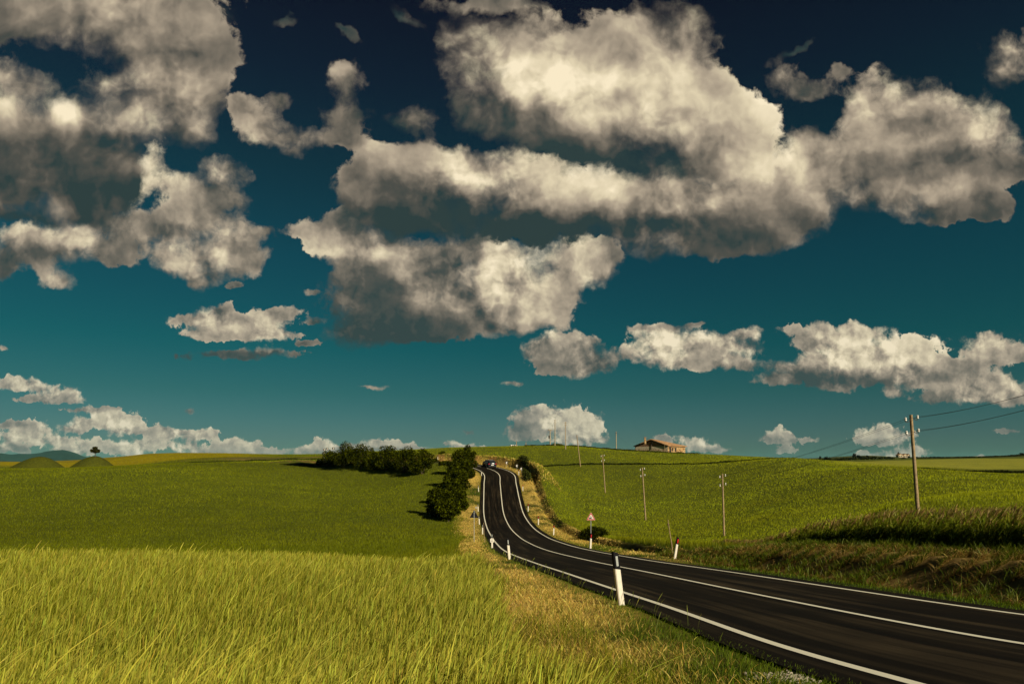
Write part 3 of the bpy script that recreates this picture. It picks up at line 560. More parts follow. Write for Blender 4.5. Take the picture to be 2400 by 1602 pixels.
# ---------------------------------------------------------------- solid things
from mathutils import Matrix
class MB:
    """collects boxes, tubes and prisms and links them as ONE mesh object"""
    def __init__(s): s.V=[];s.T=[];s.Q=[];s.N=[]
    def _add(s,V,faces):
        o=len(s.V); s.V+= [tuple(v) for v in V]
        for f in faces: s.N.append([i+o for i in f])
    def box(s,cx,cy,cz,sx,sy,sz,M=None,bev=0.):
        b=min(bev,sx*.45,sy*.45,sz*.45); V=[];F=[]
        if b<=0:
            V=[Vector((cx+sx/2*a,cy+sy/2*c,cz+sz/2*e)) for a in(-1,1) for c in(-1,1) for e in(-1,1)]
            F=[(0,1,3,2),(4,6,7,5),(0,4,5,1),(2,3,7,6),(0,2,6,4),(1,5,7,3)]
        else:
            pr=[]
            for (a,c) in ((-1,-1),(1,-1),(1,1),(-1,1)):
                p=[(a*sx/2,c*(sy/2-b)),(a*(sx/2-b),c*sy/2)]
                if (a,c) in((1,-1),(-1,1)): p=p[::-1]
                pr+=p
            pr=[pr[i] for i in range(8)]
            lev=[(-sz/2,1-b/max(sx,sy)*1.6),(-sz/2+b,1),(sz/2-b,1),(sz/2,1-b/max(sx,sy)*1.6)]
            for z,k in lev: V+=[Vector((cx+x*k,cy+y*k,cz+z)) for x,y in pr]
            for l in range(3):
                for i in range(8): F.append((l*8+i,l*8+(i+1)%8,(l+1)*8+(i+1)%8,(l+1)*8+i))
            F.append(tuple(range(7,-1,-1))); F.append(tuple(range(24,32)))
        if M is not None: V=[M@v for v in V]
        s._add(V,F); return s
    def tube(s,pts,rad,n=10,cap=True):
        pts=[Vector(p) for p in pts]; rad=rad if hasattr(rad,'__len__') else [rad]*len(pts); V=[];F=[]
        for i,p in enumerate(pts):
            d=(pts[min(i+1,len(pts)-1)]-pts[max(i-1,0)]).normalized(); a=d.cross(Vector((0,0,1)) if abs(d.z)<.95 else Vector((1,0,0))).normalized(); b=d.cross(a)
            for k in range(n): t=2*math.pi*k/n; V.append(p+(a*math.cos(t)+b*math.sin(t))*rad[i])
        for i in range(len(pts)-1):
            for k in range(n): F.append((i*n+k,i*n+(k+1)%n,(i+1)*n+(k+1)%n,(i+1)*n+k))
        if cap: F.append(tuple(range(n-1,-1,-1))); F.append(tuple(range((len(pts)-1)*n,len(pts)*n)))
        s._add(V,F); return s
    def prism(s,poly,y0,y1,M=None):
        """a polygon in x,z given thickness from y0 to y1"""
        n=len(poly); V=[Vector((x,y0,z)) for x,z in poly]+[Vector((x,y1,z)) for x,z in poly]
        if M is not None: V=[M@v for v in V]
        s._add(V,[tuple(range(n)),tuple(range(2*n-1,n-1,-1))]+[(i,i+n,(i+1)%n+n,(i+1)%n) for i in range(n)]); return s
    def ball(s,c,r,nu=10,nv=7,sq=(1,1,1)):
        c=Vector(c); V=[];F=[]
        for j in range(nv+1):
            for i in range(nu):
                t=math.pi*j/nv; p=2*math.pi*i/nu; V.append(c+Vector((r*sq[0]*math.sin(t)*math.cos(p),r*sq[1]*math.sin(t)*math.sin(p),r*sq[2]*math.cos(t))))
        for j in range(nv):
            for i in range(nu): F.append((j*nu+i,(j+1)*nu+i,(j+1)*nu+(i+1)%nu,j*nu+(i+1)%nu))
        s._add(V,F); return s
    def hull(s,sections):
        """rings of the same number of points joined into a skin"""
        n=len(sections[0]); V=[p for r in sections for p in r]; F=[]
        for i in range(len(sections)-1):
            for k in range(n): F.append((i*n+k,i*n+(k+1)%n,(i+1)*n+(k+1)%n,(i+1)*n+k))
        F.append(tuple(range(n-1,-1,-1))); F.append(tuple(range((len(sections)-1)*n,len(sections)*n)))
        s._add(V,F); return s
    def build(s,name,mat,parent=None,smooth=False):
        me=bpy.data.meshes.new(name); me.from_pydata(s.V,[],s.N); me.materials.append(mat)
        bm=bmesh.new(); bm.from_mesh(me); bmesh.ops.remove_doubles(bm,verts=bm.verts,dist=1e-6); bmesh.ops.recalc_face_normals(bm,faces=bm.faces); bm.to_mesh(me); bm.free()
        if smooth:
            for p in me.polygons: p.use_smooth=True
            try: me.set_sharp_from_angle(angle=math.radians(40))
            except Exception: pass
        o=link(bpy.data.objects.new(name,me))
        if parent: o.parent=parent
        return o
import bmesh
def empty(name,loc,rz=0.,rx=0.,ry=0.):
    o=link(bpy.data.objects.new(name,None)); o.location=loc; o.rotation_euler=(rx,ry,rz); o.empty_display_size=.3; return o
def kids(o): return list(o.children)
def copy_tree(o,parent=None):
    c=o.copy(); link(c)
    if parent: c.parent=parent
    for k in kids(o): copy_tree(k,c)
    return c
def put(o,loc,rz=0.,rx=0.,ry=0.,s=1.):
    o.location=loc; o.rotation_euler=(rx,ry,rz); o.scale=(s,s,s); return o
M={}
def make_materials():
    M['post_white']=principled('post_white',(.64,.59,.49),.55,noise=.08,scale=9)
    M['post_black']=principled('post_black',(.004,.004,.005),.7,spec=.15,noise=.3,scale=20)
    M['reflector_grey']=principled('reflector_grey',(.34,.36,.34),.25,noise=.2,scale=60)
    M['reflector_red']=principled('reflector_red',(.55,.012,.015),.3,noise=.2,scale=60)
    M['galvanised']=principled('galvanised',(.46,.47,.46),.45,metal=.6,noise=.15,scale=12)
    M['sign_back']=principled('sign_back',(.010,.010,.013),.75,spec=.15,noise=.3,scale=6)
    M['sign_white']=principled('sign_white',(.68,.64,.56),.45,noise=.05,scale=10)
    M['sign_red']=principled('sign_red',(.42,.018,.028),.45,noise=.12,scale=10)
    M['sign_black']=principled('sign_black',(.010,.010,.011),.5,noise=.2,scale=10)
    M['pole_wood']=principled('pole_wood',(.27,.19,.095),.85,noise=.4,scale=6,bump=.5)
    M['pole_concrete']=principled('pole_concrete',(.33,.26,.16),.85,noise=.3,scale=5,bump=.4)
    M['iron']=principled('iron',(.06,.035,.025),.7,metal=.4,noise=.4,scale=30)
    M['porcelain']=principled('porcelain',(.80,.76,.70),.2,noise=.05,scale=20)
    M['wire']=principled('wire',(.02,.022,.02),.6,metal=.3,noise=.2,scale=10)
    M['bark']=principled('bark',(.075,.05,.03),.9,noise=.4,scale=14,bump=.7)
    M['car_paint']=principled('car_paint',(.006,.009,.016),.22,metal=.2,noise=.15,scale=3)
    M['car_glass']=principled('car_glass',(.010,.016,.018),.08,noise=.1,scale=3)
    M['tyre']=principled('tyre',(.012,.012,.012),.85,noise=.3,scale=30)
    M['rim']=principled('rim',(.25,.25,.26),.35,metal=.8,noise=.1,scale=20)
    M['tail_light']=principled('tail_light',(.50,.012,.02),.2,noise=.15,scale=30)
    M['plate']=principled('plate',(.78,.78,.76),.4,noise=.1,scale=60)
    M['plastic']=principled('plastic',(.016,.016,.017),.7,noise=.2,scale=30)
    M['stone']=stone_material('stone_wall',(.34,.19,.065),(.13,.065,.022),(.58,.41,.20))
    M['stone_grey']=stone_material('old_stone_wall',(.42,.29,.17),(.20,.13,.07),(.62,.50,.34))
    M['plaster']=principled('plaster',(.46,.38,.26),.9,noise=.3,scale=1.6,bump=.3)
    M['brick_dark']=stone_material('dark_brick',(.20,.10,.05),(.10,.05,.025),(.30,.16,.08),7.)
    M['roof_tile']=tile_material()
    M['timber']=principled('timber',(.05,.03,.018),.85,noise=.35,scale=5)
    M['dark_opening']=principled('dark_opening',(.010,.008,.007),.7,noise=.3,scale=5)
    M['cow_black']=cow_material()
    M['forest']=principled('forest_hill',(.020,.045,.035),.95,spec=.05,noise=.35,scale=.004,coords='Object')
    M['leaf_dark']=blade_material('shrub_leaf',.20,.0)
def stone_material(name,mid,dark,light,scale=2.6):
    m,g,out=mat_new(name); b=g.n('ShaderNodeBsdfPrincipled'); g.t.links.new(b.outputs[0],out.inputs[0]); b.inputs['Roughness'].default_value=.9
    tc=g.n('ShaderNodeTexCoord').outputs['Object']; vo=g.n('ShaderNodeTexVoronoi',feature='F1'); g.put(vo.inputs['Vector'],tc); vo.inputs['Scale'].default_value=scale
    ve=g.n('ShaderNodeTexVoronoi',feature='DISTANCE_TO_EDGE'); g.put(ve.inputs['Vector'],tc); ve.inputs['Scale'].default_value=scale
    sp=g.n('ShaderNodeSeparateColor'); g.put(sp.inputs[0],vo.outputs['Color'])
    c=g.ramp(sp.outputs[0],[(0.,dark),(.45,mid),(.8,light),(1.,mid)]); c=g.mixc(g.maprange(ve.outputs['Distance'],0.,.07),(*[q*.6 for q in dark],1),c)
    nz=g.noise(tc,14.,4,.6).outputs[0]; c=g.mixc(1.,c,g.ramp(nz,[(.3,(.75,.75,.75)),(.7,(1.2,1.2,1.2))]),'MULTIPLY'); g.put(b.inputs['Base Color'],c)
    bp=g.n('ShaderNodeBump'); bp.inputs['Strength'].default_value=.7; bp.inputs['Distance'].default_value=.06; g.put(bp.inputs['Height'],ve.outputs['Distance']); g.put(b.inputs['Normal'],bp.outputs[0]); return m
def tile_material():
    m,g,out=mat_new('clay_tiles'); b=g.n('ShaderNodeBsdfPrincipled'); g.t.links.new(b.outputs[0],out.inputs[0]); b.inputs['Roughness'].default_value=.85
    tc=g.n('ShaderNodeTexCoord').outputs['Object']; w=g.n('ShaderNodeTexWave'); g.put(w.inputs['Vector'],tc); w.inputs['Scale'].default_value=2.2; w.inputs['Distortion'].default_value=.6
    nz=g.noise(tc,1.3,5,.65).outputs[0]; c=g.ramp(nz,[(.25,(.22,.11,.045)),(.5,(.44,.235,.10)),(.75,(.60,.37,.18))]); c=g.mixc(.35,c,w.outputs['Color'],'MULTIPLY'); g.put(b.inputs['Base Color'],c)
    bp=g.n('ShaderNodeBump'); bp.inputs['Strength'].default_value=.6; bp.inputs['Distance'].default_value=.08; g.put(bp.inputs['Height'],w.outputs['Fac']); g.put(b.inputs['Normal'],bp.outputs[0]); return m
def cow_material():
    m,g,out=mat_new('cow_hide'); b=g.n('ShaderNodeBsdfPrincipled'); g.t.links.new(b.outputs[0],out.inputs[0]); b.inputs['Roughness'].default_value=.85
    tc=g.n('ShaderNodeTexCoord').outputs['Object']; nz=g.noise(tc,1.6,2,.5).outputs[0]; g.put(b.inputs['Base Color'],g.ramp(nz,[(.49,(.012,.011,.011)),(.53,(.62,.58,.52))])); return m
# ---------------------------------------------------------------- roadside posts, signs
def make_post(reflector,plaque=False):
    t=empty('delineator_post',(0,0,0))
    b=MB(); pr=[(-.062,-.03),(-.045,-.045),(.045,-.045),(.062,-.03),(.062,.03),(.045,.045),(-.045,.045),(-.062,.03)]
    ring=lambda z,k=1.,sl=0.: [Vector((x*k,y*k,z+x*sl)) for x,y in pr]
    b.hull([ring(-.35),ring(.72,1.,-.28)]); b.build('post_body',M['post_white'],t)
    c=MB(); c.hull([ring(.722,1.012,-.28),ring(.96,1.012,-.28),ring(1.045,1.,-.35),ring(1.06,.9,-.35)]); c.build('black_band',M['post_black'],t)
    r=MB(); r.box(0,-.0475,.885,.05,.008,.20,bev=.004); r.build('reflector',M[reflector],t)
    r=MB(); r.box(0,.0475,.885,.05,.008,.20,bev=.004); r.build('reflector',M['reflector_red' if reflector=='reflector_grey' else 'reflector_grey'],t)
    if plaque:
        p=MB(); p.box(0,-.056,.56,.26,.006,.26,bev=.003); pl=p.build('number_plate',M['sign_white'],t)
        for x0,z0,hh in ((-.045,.615,.06),(.03,.615,.06),(-.07,.51,.055),(-.015,.51,.055),(.045,.51,.055)):   # dark figures, too far off to read
            w=MB(); w.prism([(x0-.008,z0-hh/2),(x0+.034,z0-hh/2),(x0+.034,z0-hh/2+.014),(x0+.008,z0-hh/2+.014),(x0+.008,z0+hh/2-.014),(x0+.034,z0+hh/2-.014),(x0+.034,z0+hh/2),(x0-.008,z0+hh/2)],-.0632,-.0592); w.build('figure',M['sign_black'],pl)
    return t
POSTS=[ # pixel of the foot in the 2400 wide photograph, lean to the left in degrees, front heading (0 looks at the viewer, + turns right), label
 (1456,1417,7,22,'grey','white roadside post leaning left, largest and nearest, standing in mown straw'),
 (1194,1310,5,14,'grey','white roadside post leaning left, second nearest on the left edge of the road'),
 (1153.3,1284,1,8,'plaque','white roadside post carrying a small white number plate'),
 (1131,1251,0,4,'grey','upright white roadside post beside a thin bare stake, past the number plate post'),
 (1123.6,1228,3,2,'grey','white roadside post just right of the black triangular sign back'),
 (1120.8,1198,2,0,'grey','white roadside post next to the small round disc marker'),
 (1121.6,1151.6,1,-4,'grey','white roadside post on the left verge beside the lower end of the roadside shrubs'),
 (1128.4,1114.6,0,-20,'grey','white roadside post inside the bend at the hilltop on the left edge'),
 (1383.6,1285.6,-3,14,'red','greyish roadside post with a red reflector in front of the round bush'),
 (1297.4,1253,-2,6,'red','roadside post on the right edge at the bottom of the dip'),
 (1261.8,1229,0,3,'red','roadside post on the right edge just past the bottom of the dip'),
 (1237.7,1197.6,-2,0,'red','roadside post half way up the right edge of the climbing road'),
 (1225.3,1149.9,-1,-4,'red','roadside post on the dry verge high on the right edge of the climbing road'),
 (1215.8,1112.5,-1,-20,'red','roadside post between two chevron boards at the right hand bend'),
 (1581,1309,-9,20,'red','white roadside post leaning right with a red reflector beside a leaning wooden stake'),
 (1026,1078,0,-60,'grey','white roadside post beyond the far stretch of road between the shrubs'),
]
def build_posts():
    protos={'grey':make_post('reflector_grey'),'red':make_post('reflector_red'),'plaque':make_post('reflector_grey',True)}; used=set()
    for u,v,lean,head,kind,lab in POSTS:
        p=on_ground(u,v); o=protos[kind] if kind not in used else copy_tree(protos[kind]); used.add(kind)
        put(o,p,rz=math.radians(head),ry=-math.radians(lean)); tag(o,lab,'road post','white roadside posts along the road')
        o.rotation_mode='ZYX'; o.rotation_euler=(0,0,0); o.rotation_mode='XYZ'
        R=Matrix.Rotation(-math.radians(lean),4,'Y')@Matrix.Rotation(math.radians(head),4,'Z'); o.rotation_euler=R.to_euler()
def tri(side,r,cz,n=5):
    """rounded triangle outline in x,z with its base at cz"""
    h=side*math.sqrt(3)/2; cs=[(-side/2+r*1.732,cz+r),(side/2-r*1.732,cz+r),(0,cz+h-2*r)]; out=[]
    for (x,z),a0 in zip(cs,(150,270,30)):
        for k in range(n+1): a=math.radians(a0+120*k/n); out.append((x+r*math.cos(a),z+r*math.sin(a)))
    return out
def build_signs():
    # warning of a steep descent, seen from the front
    p=on_ground(1385,1274); k=p.y/FP; side=21.5*k; top=(1274-1199.5)*k; h=side*.866; z0=top-h
    t=empty('warning_sign',p,rz=math.radians(6)); tag(t,'red bordered triangular steep descent sign on a thin pole before the round bush','road sign')
    MB().tube([(0,.03,-.3),(0,.03,top-.12)],.03,10).build('pole',M['galvanised'],t,True)
    pl=MB().prism(tri(side,.035,z0),-.012,.012).build('sign_panel',M['sign_white'],t)
    b=MB(); o=tri(side*.955,.03,z0+side*.013); i=tri(side*.66,.02,z0+side*.098); n=len(o)
    V=[Vector((x,-.0150,z)) for x,z in o]+[Vector((x,-.0150,z)) for x,z in i]+[Vector((x,-.0125,z)) for x,z in o]+[Vector((x,-.0125,z)) for x,z in i]
    b._add(V,[(j,(j+1)%n,n+(j+1)%n,n+j) for j in range(n)]+[(j,2*n+j,2*n+(j+1)%n,(j+1)%n) for j in range(n)]+[(n+j,n+(j+1)%n,3*n+(j+1)%n,3*n+j) for j in range(n)]); b.build('red_border',M['sign_red'],pl)
    s=side; zc=z0+s*.125; bl=MB(); bl.prism([(-.27*s,zc),(.26*s,zc),(-.15*s,zc+.20*s)],-.0165,-.0128)
    # a car tipped down the slope with its two wheels
    R=Matrix.Translation((-.0*s,0,zc+.235*s))@Matrix.Rotation(math.radians(27),4,'Y')
    bl.box(0,-.0147,0,.20*s,.0036,.05*s,R); bl.box(-.01*s,-.0147,.04*s,.11*s,.0036,.04*s,R)
    for x in (-.06,.065):
        bl.prism([(x*s+.026*s*math.cos(q*.7854),-.03*s+.026*s*math.sin(q*.7854)) for q in range(8)],-.0166,-.0129,R)
    bl.build('black_symbol',M['sign_black'],pl)
    # the same kind of sign from behind
    p=on_ground(1111.2,1270.4); k=p.y/FP; side=21.5*k; top=(1270.4-1194)*k; z0=top-side*.866
    t=empty('warning_sign',p,rz=math.radians(2)); tag(t,'black back of a triangular road sign on a thin grey pole at the left verge','road sign')
    MB().tube([(0,-.03,-.3),(0,-.03,top-.06)],.028,10).build('pole',M['galvanised'],t,True)
    pl=MB().prism(tri(side,.035,z0),-.002,.016).build('sign_panel',M['sign_back'],t)
    MB().box(0,-.064,z0+side*.22,.10,.012,.04).build('bracket',M['galvanised'],t); MB().box(0,-.064,z0+side*.5,.10,.012,.04).build('bracket',M['galvanised'],t)
    # little round marker on a stick
    p=on_ground(1116,1203); k=p.y/FP; h=(1203-1188.6)*k
    t=empty('disc_marker',p); tag(t,'small pale round disc on a thin stick behind the triangular sign back','marker')
    MB().tube([(0,0,-.2),(0,0,h)],.012,8).build('stick',M['galvanised'],t)
    R=Matrix.Translation((0,-.02,h)); MB().prism([(2.0*k*math.cos(a*.3927),2.0*k*math.sin(a*.3927)) for a in range(16)],-.008,.008,R).build('disc',M['reflector_grey'],t)
    # thin bare stake on the left verge
    p=on_ground(1136.4,1271); k=p.y/FP; h=(1271-1224)*k
    o=MB().tube([p+Vector((0,0,-.2)),p+Vector((-.06,0,h*.5)),p+Vector((-.10,0,h))],[.022,.019,.014],8).build('thin_stake',M['pole_wood'],None,True); tag(o,'thin bare wooden stake at the left edge of the road near the number plate post','stake')
    # leaning wooden stake with a dark rag
    p=on_ground(1576.5,1299.5); k=p.y/FP
    t=empty('wooden_stake',p); tag(t,'pale crooked wooden stake leaning left beside the right hand post','stake')
    q=[(0,0,-.3),(0,0,0),(-2.2*k,0,25*k),(-6.5*k,0,50*k),(-11*k,0,82*k)]; MB().tube(q,[.034,.034,.031,.03,.022],9).build('stake_stem',M['pole_wood'],t,True)
    MB().box(-11.2*k,-.02,71*k,.05,.03,.13,bev=.01).box(-10.6*k,-.03,69*k,.04,.04,.05,bev=.01).build('dark_tag',M['iron'],t)
    # chevron boards at the right hand bend
    def chevron(flip,name='chevron_sign',hp=1.05,two=False):
        t=empty(name,(0,0,0)); MB().tube([(0,.03,-.3),(0,.03,hp+.62+(.75 if two else 0))],.03,8).build('pole',M['galvanised'],t,True)
        for zz in ([hp+.31]+([hp+1.06] if two else [])):
            pl=MB().box(0,0,zz,.60,.02,.60,bev=.008).build('sign_panel',M['sign_black'],t); f=-1 if flip else 1
            c=MB().prism([(f*a,zz+b) for a,b in ((-.26,0),(.0,.27),(.22,.27),(-.04,0),(.22,-.27),(.0,-.27))],-.0145,-.0115); c.build('white_chevron',M['sign_white'],pl)
        return t
    proto=chevron(False)
    for i,(u,v,v1,lab) in enumerate(((1187.5,1096,1081,'white chevron board pointing left, the one nearest the dark car at the bend'),(1211.5,1103.3,1088,'white chevron board pointing left, middle of the three at the bend'),(1221.6,1110.5,1095,'white chevron board pointing left, lowest of the three at the bend'))):
        o=proto if i==0 else copy_tree(proto); p=on_ground(u,v); h=(v-v1)*p.y/FP; put(o,p,rz=math.radians(16),s=h/1.67); tag(o,lab,'road sign','chevron boards at the right hand bend')
    for u,v1,y,two,lab in ((759.8,1050.2,168,True,'twin black and white chevron boards one above the other on the far left'),(766.8,1048,171,False,'single chevron board pointing right above a small sapling on the far left'),(781.2,1047.3,169,False,'single chevron board pointing right at the left end of the tall shrubs')):
        tp=at(u,v1,y); g=gz(tp.x,tp.y); o=chevron(True,two=two,hp=max(.4,tp.z-g-.62-(.75 if two else 0))); put(o,(tp.x,tp.y,g),rz=math.radians(-8)); tag(o,lab,'road sign','chevron boards on the far left')
# ---------------------------------------------------------------- power line
POLES=[ # top column, top row, foot column, foot row (2349 wide), metres away, radius, arms
 (2089.5,951,2108,1207,48,.125,'two','tall weathered power pole nearest on the right, rising out of the reeds'),
 (1657,1086,1661,1238,74,.10,'two','power pole second from the right, its foot in the reeds'),
 (1473,1071.5,1481,1192,100,.10,'two','power pole leaning left in the middle of the right slope'),
 (1382,1042,1388.5,1131,133,.10,'two','power pole leaning left just above the steep descent sign'),
 (1323,997,1331.5,1070,165,.11,'bare','bare power pole leaning left at the edge of the upper field'),
 (1297,967,1297.4,1031,198,.115,'top','pale upright power pole on the upper field, right of the tallest pole on the crest'),
 (1273,962,1273,1020,232,.14,'top','tallest power pole on the crest beside the transformer pole'),
 (1413.5,990,1413.7,1032,236,.15,'cap','lone stout pole on the crest left of the stone house'),
 (1524,1014.5,1525,1036,236,.06,'bare','thin pole standing in front of the stone house'),
]
TIPS=[]
def build_poles():
    for tu,tv,fu,fv,y,r,arms,lab in POLES:
        s=1/F*y; x=(fu-UC)*s; zb=gz(x,y); x1=(tu-UC)*s; z1=(VH-tv)*s
        t=empty('utility_pole',(x,y,zb)); tag(t,lab,'utility pole','poles of the power line')
        top=Vector((x1-x,0,z1-zb)); n=9; ax=top.normalized()
        pts=[top*(k/n) for k in range(-1,n+1)]; MB().tube(pts,[r*(1.12-.30*max(0,k)/n) for k in range(-1,n+1)],14).build('pole_shaft',M['pole_concrete' if arms in('top','cap') else 'pole_wood'],t,True)
        tips=[]
        if arms=='two':
            for q,(dz,off) in enumerate(((.42,0),(1.36,0))):
                for sg in (-1,1):
                    ko=1. if y<60 else .68
                    a=top-ax*(dz-(.16 if sg>0 else 0)); e=a+Vector((sg*(r+.30*ko),-.04,.0)); m_=MB(); m_.tube([a+Vector((sg*r*.6,-.05,.02)),a+Vector((sg*(r+.16*ko),-.05,-.10)),e+Vector((0,0,-.10)),e+Vector((0,0,.02))],.02,6); br=m_.build('bracket',M['iron'],t,True)
                    i_=MB(); i_.tube([e+Vector((0,0,-.02)),e+Vector((0,0,.02)),e+Vector((0,0,.07)),e+Vector((0,0,.10)),e+Vector((0,0,.14)),e+Vector((0,0,.20)),e+Vector((0,0,.23))],[q_*ko for q_ in (.05,.085,.08,.05,.075,.07,.03)],10); i_.build('insulator',M['porcelain'],t,True); tips.append(Vector((x,y,zb))+e+Vector((0,0,.12)))
        elif arms=='top':
            for dz in (.25,.95):
                a=top-ax*dz; MB().box(a.x,a.y-r,a.z,.95,.09,.10,bev=.01).build('crossarm',M['pole_concrete'],t)
                for sg in (-1,1):
                    e=a+Vector((sg*.42,-r,.05)); MB().tube([e,e+Vector((0,0,.05)),e+Vector((0,0,.13)),e+Vector((0,0,.18))],[.05,.08,.07,.03],8).build('insulator',M['porcelain'],t,True); tips.append(Vector((x,y,zb))+e+Vector((0,0,.12)))
        elif arms=='cap':
            MB().box(top.x,top.y,top.z-.35,.42,.34,.16,bev=.02).build('cap_bracket',M['iron'],t); MB().box(top.x,top.y,top.z+.03,.36,.36,.10,bev=.02).build('pole_cap',M['pole_concrete'],t); tips=[Vector((x,y,zb))+top]*4
        else: tips=[Vector((x,y,zb))+top-ax*(.3+.25*q)+Vector((sg*.12,0,0)) for q in range(2) for sg in (-1,1)]
        TIPS.append(tips)
    def wire(a,b,sag,lab,rad=.011):
        pts=[a.lerp(b,k/24)-Vector((0,0,sag*4*(k/24)*(1-k/24))) for k in range(25)]
        o=MB().tube(pts,rad,5).build('power_cable',M['wire']); tag(o,lab,'cable','cables of the power line')
    nm=('upper left','upper right','lower left','lower right')
    span=('running right from the nearest big pole','between the two poles standing in the reeds','between the second pole and the mid slope pole','between the mid slope pole and the pole above the descent sign')
    P1=TIPS[0]
    far=[at(2560,v,28.) for v in (880,878,917,915)]
    for q in range(4): wire(P1[q],far[q],.25,f'{nm[q]} cable strung {span[0]}',.010)
    for k in range(1,4):
        for q in range(4): wire(TIPS[k-1][q],TIPS[k][q],.35,f'{nm[q]} cable strung {span[k]}',.009)
    # transformer pole on the crest
    y=236; s=y/F; x=(1262-UC)*s; zb=gz(x,y); H=(VH-986)*s-zb
    t=empty('transformer_pole',(x,y,zb)); tag(t,'short stout pole with a dark transformer and a tee shaped top on the crest','transformer pole')
    MB().tube([(0,0,-.4),(0,0,H*.45),(0,0,H)],[.20,.17,.13],12).build('pole_shaft',M['pole_concrete'],t,True)
    MB().box(-.1,-.12,H+.05,1.5,.16,.20,bev=.02).prism([(-.85,H-.02),(-.55,H+.25),(-.4,H+.25),(-.55,H-.02)],-.2,-.05).build('crossarm',M['pole_concrete'],t)
    MB().box(-.38,-.05,H*.57,.42,.5,.95,bev=.05).tube([(-.38,-.05,H*.57+.45),(-.38,-.05,H*.57+.8)],.06,8).build('transformer',M['plastic'],t)
    wire(Vector((x+.5,y,zb+H+.15)),TIPS[6][2],.25,'short cable sloping from the transformer pole up to the tallest pole',.02)
    wire(TIPS[7][0],at(1470,1037,252),.5,'thin cable sagging from the lone crest pole to the stone house',.014)
    for u,v0,v1,lab in ((1210.2,1032,1046,'short brown post on the crest right of the black and white cows'),(1232.6,1036,1046,'shorter brown post on the crest between the cows and the transformer pole')):
        y=238; p=at(u,v1,y); g=gz(p.x,p.y); h=(HP-v0)/FP*y-g; o=MB().tube([Vector((p.x,y,g-.3)),Vector((p.x,y,g+h*.5)),Vector((p.x,y,g+h))],[.13,.12,.10],9).build('field_post',M['pole_wood'],None,True); tag(o,lab,'post','short posts on the crest')
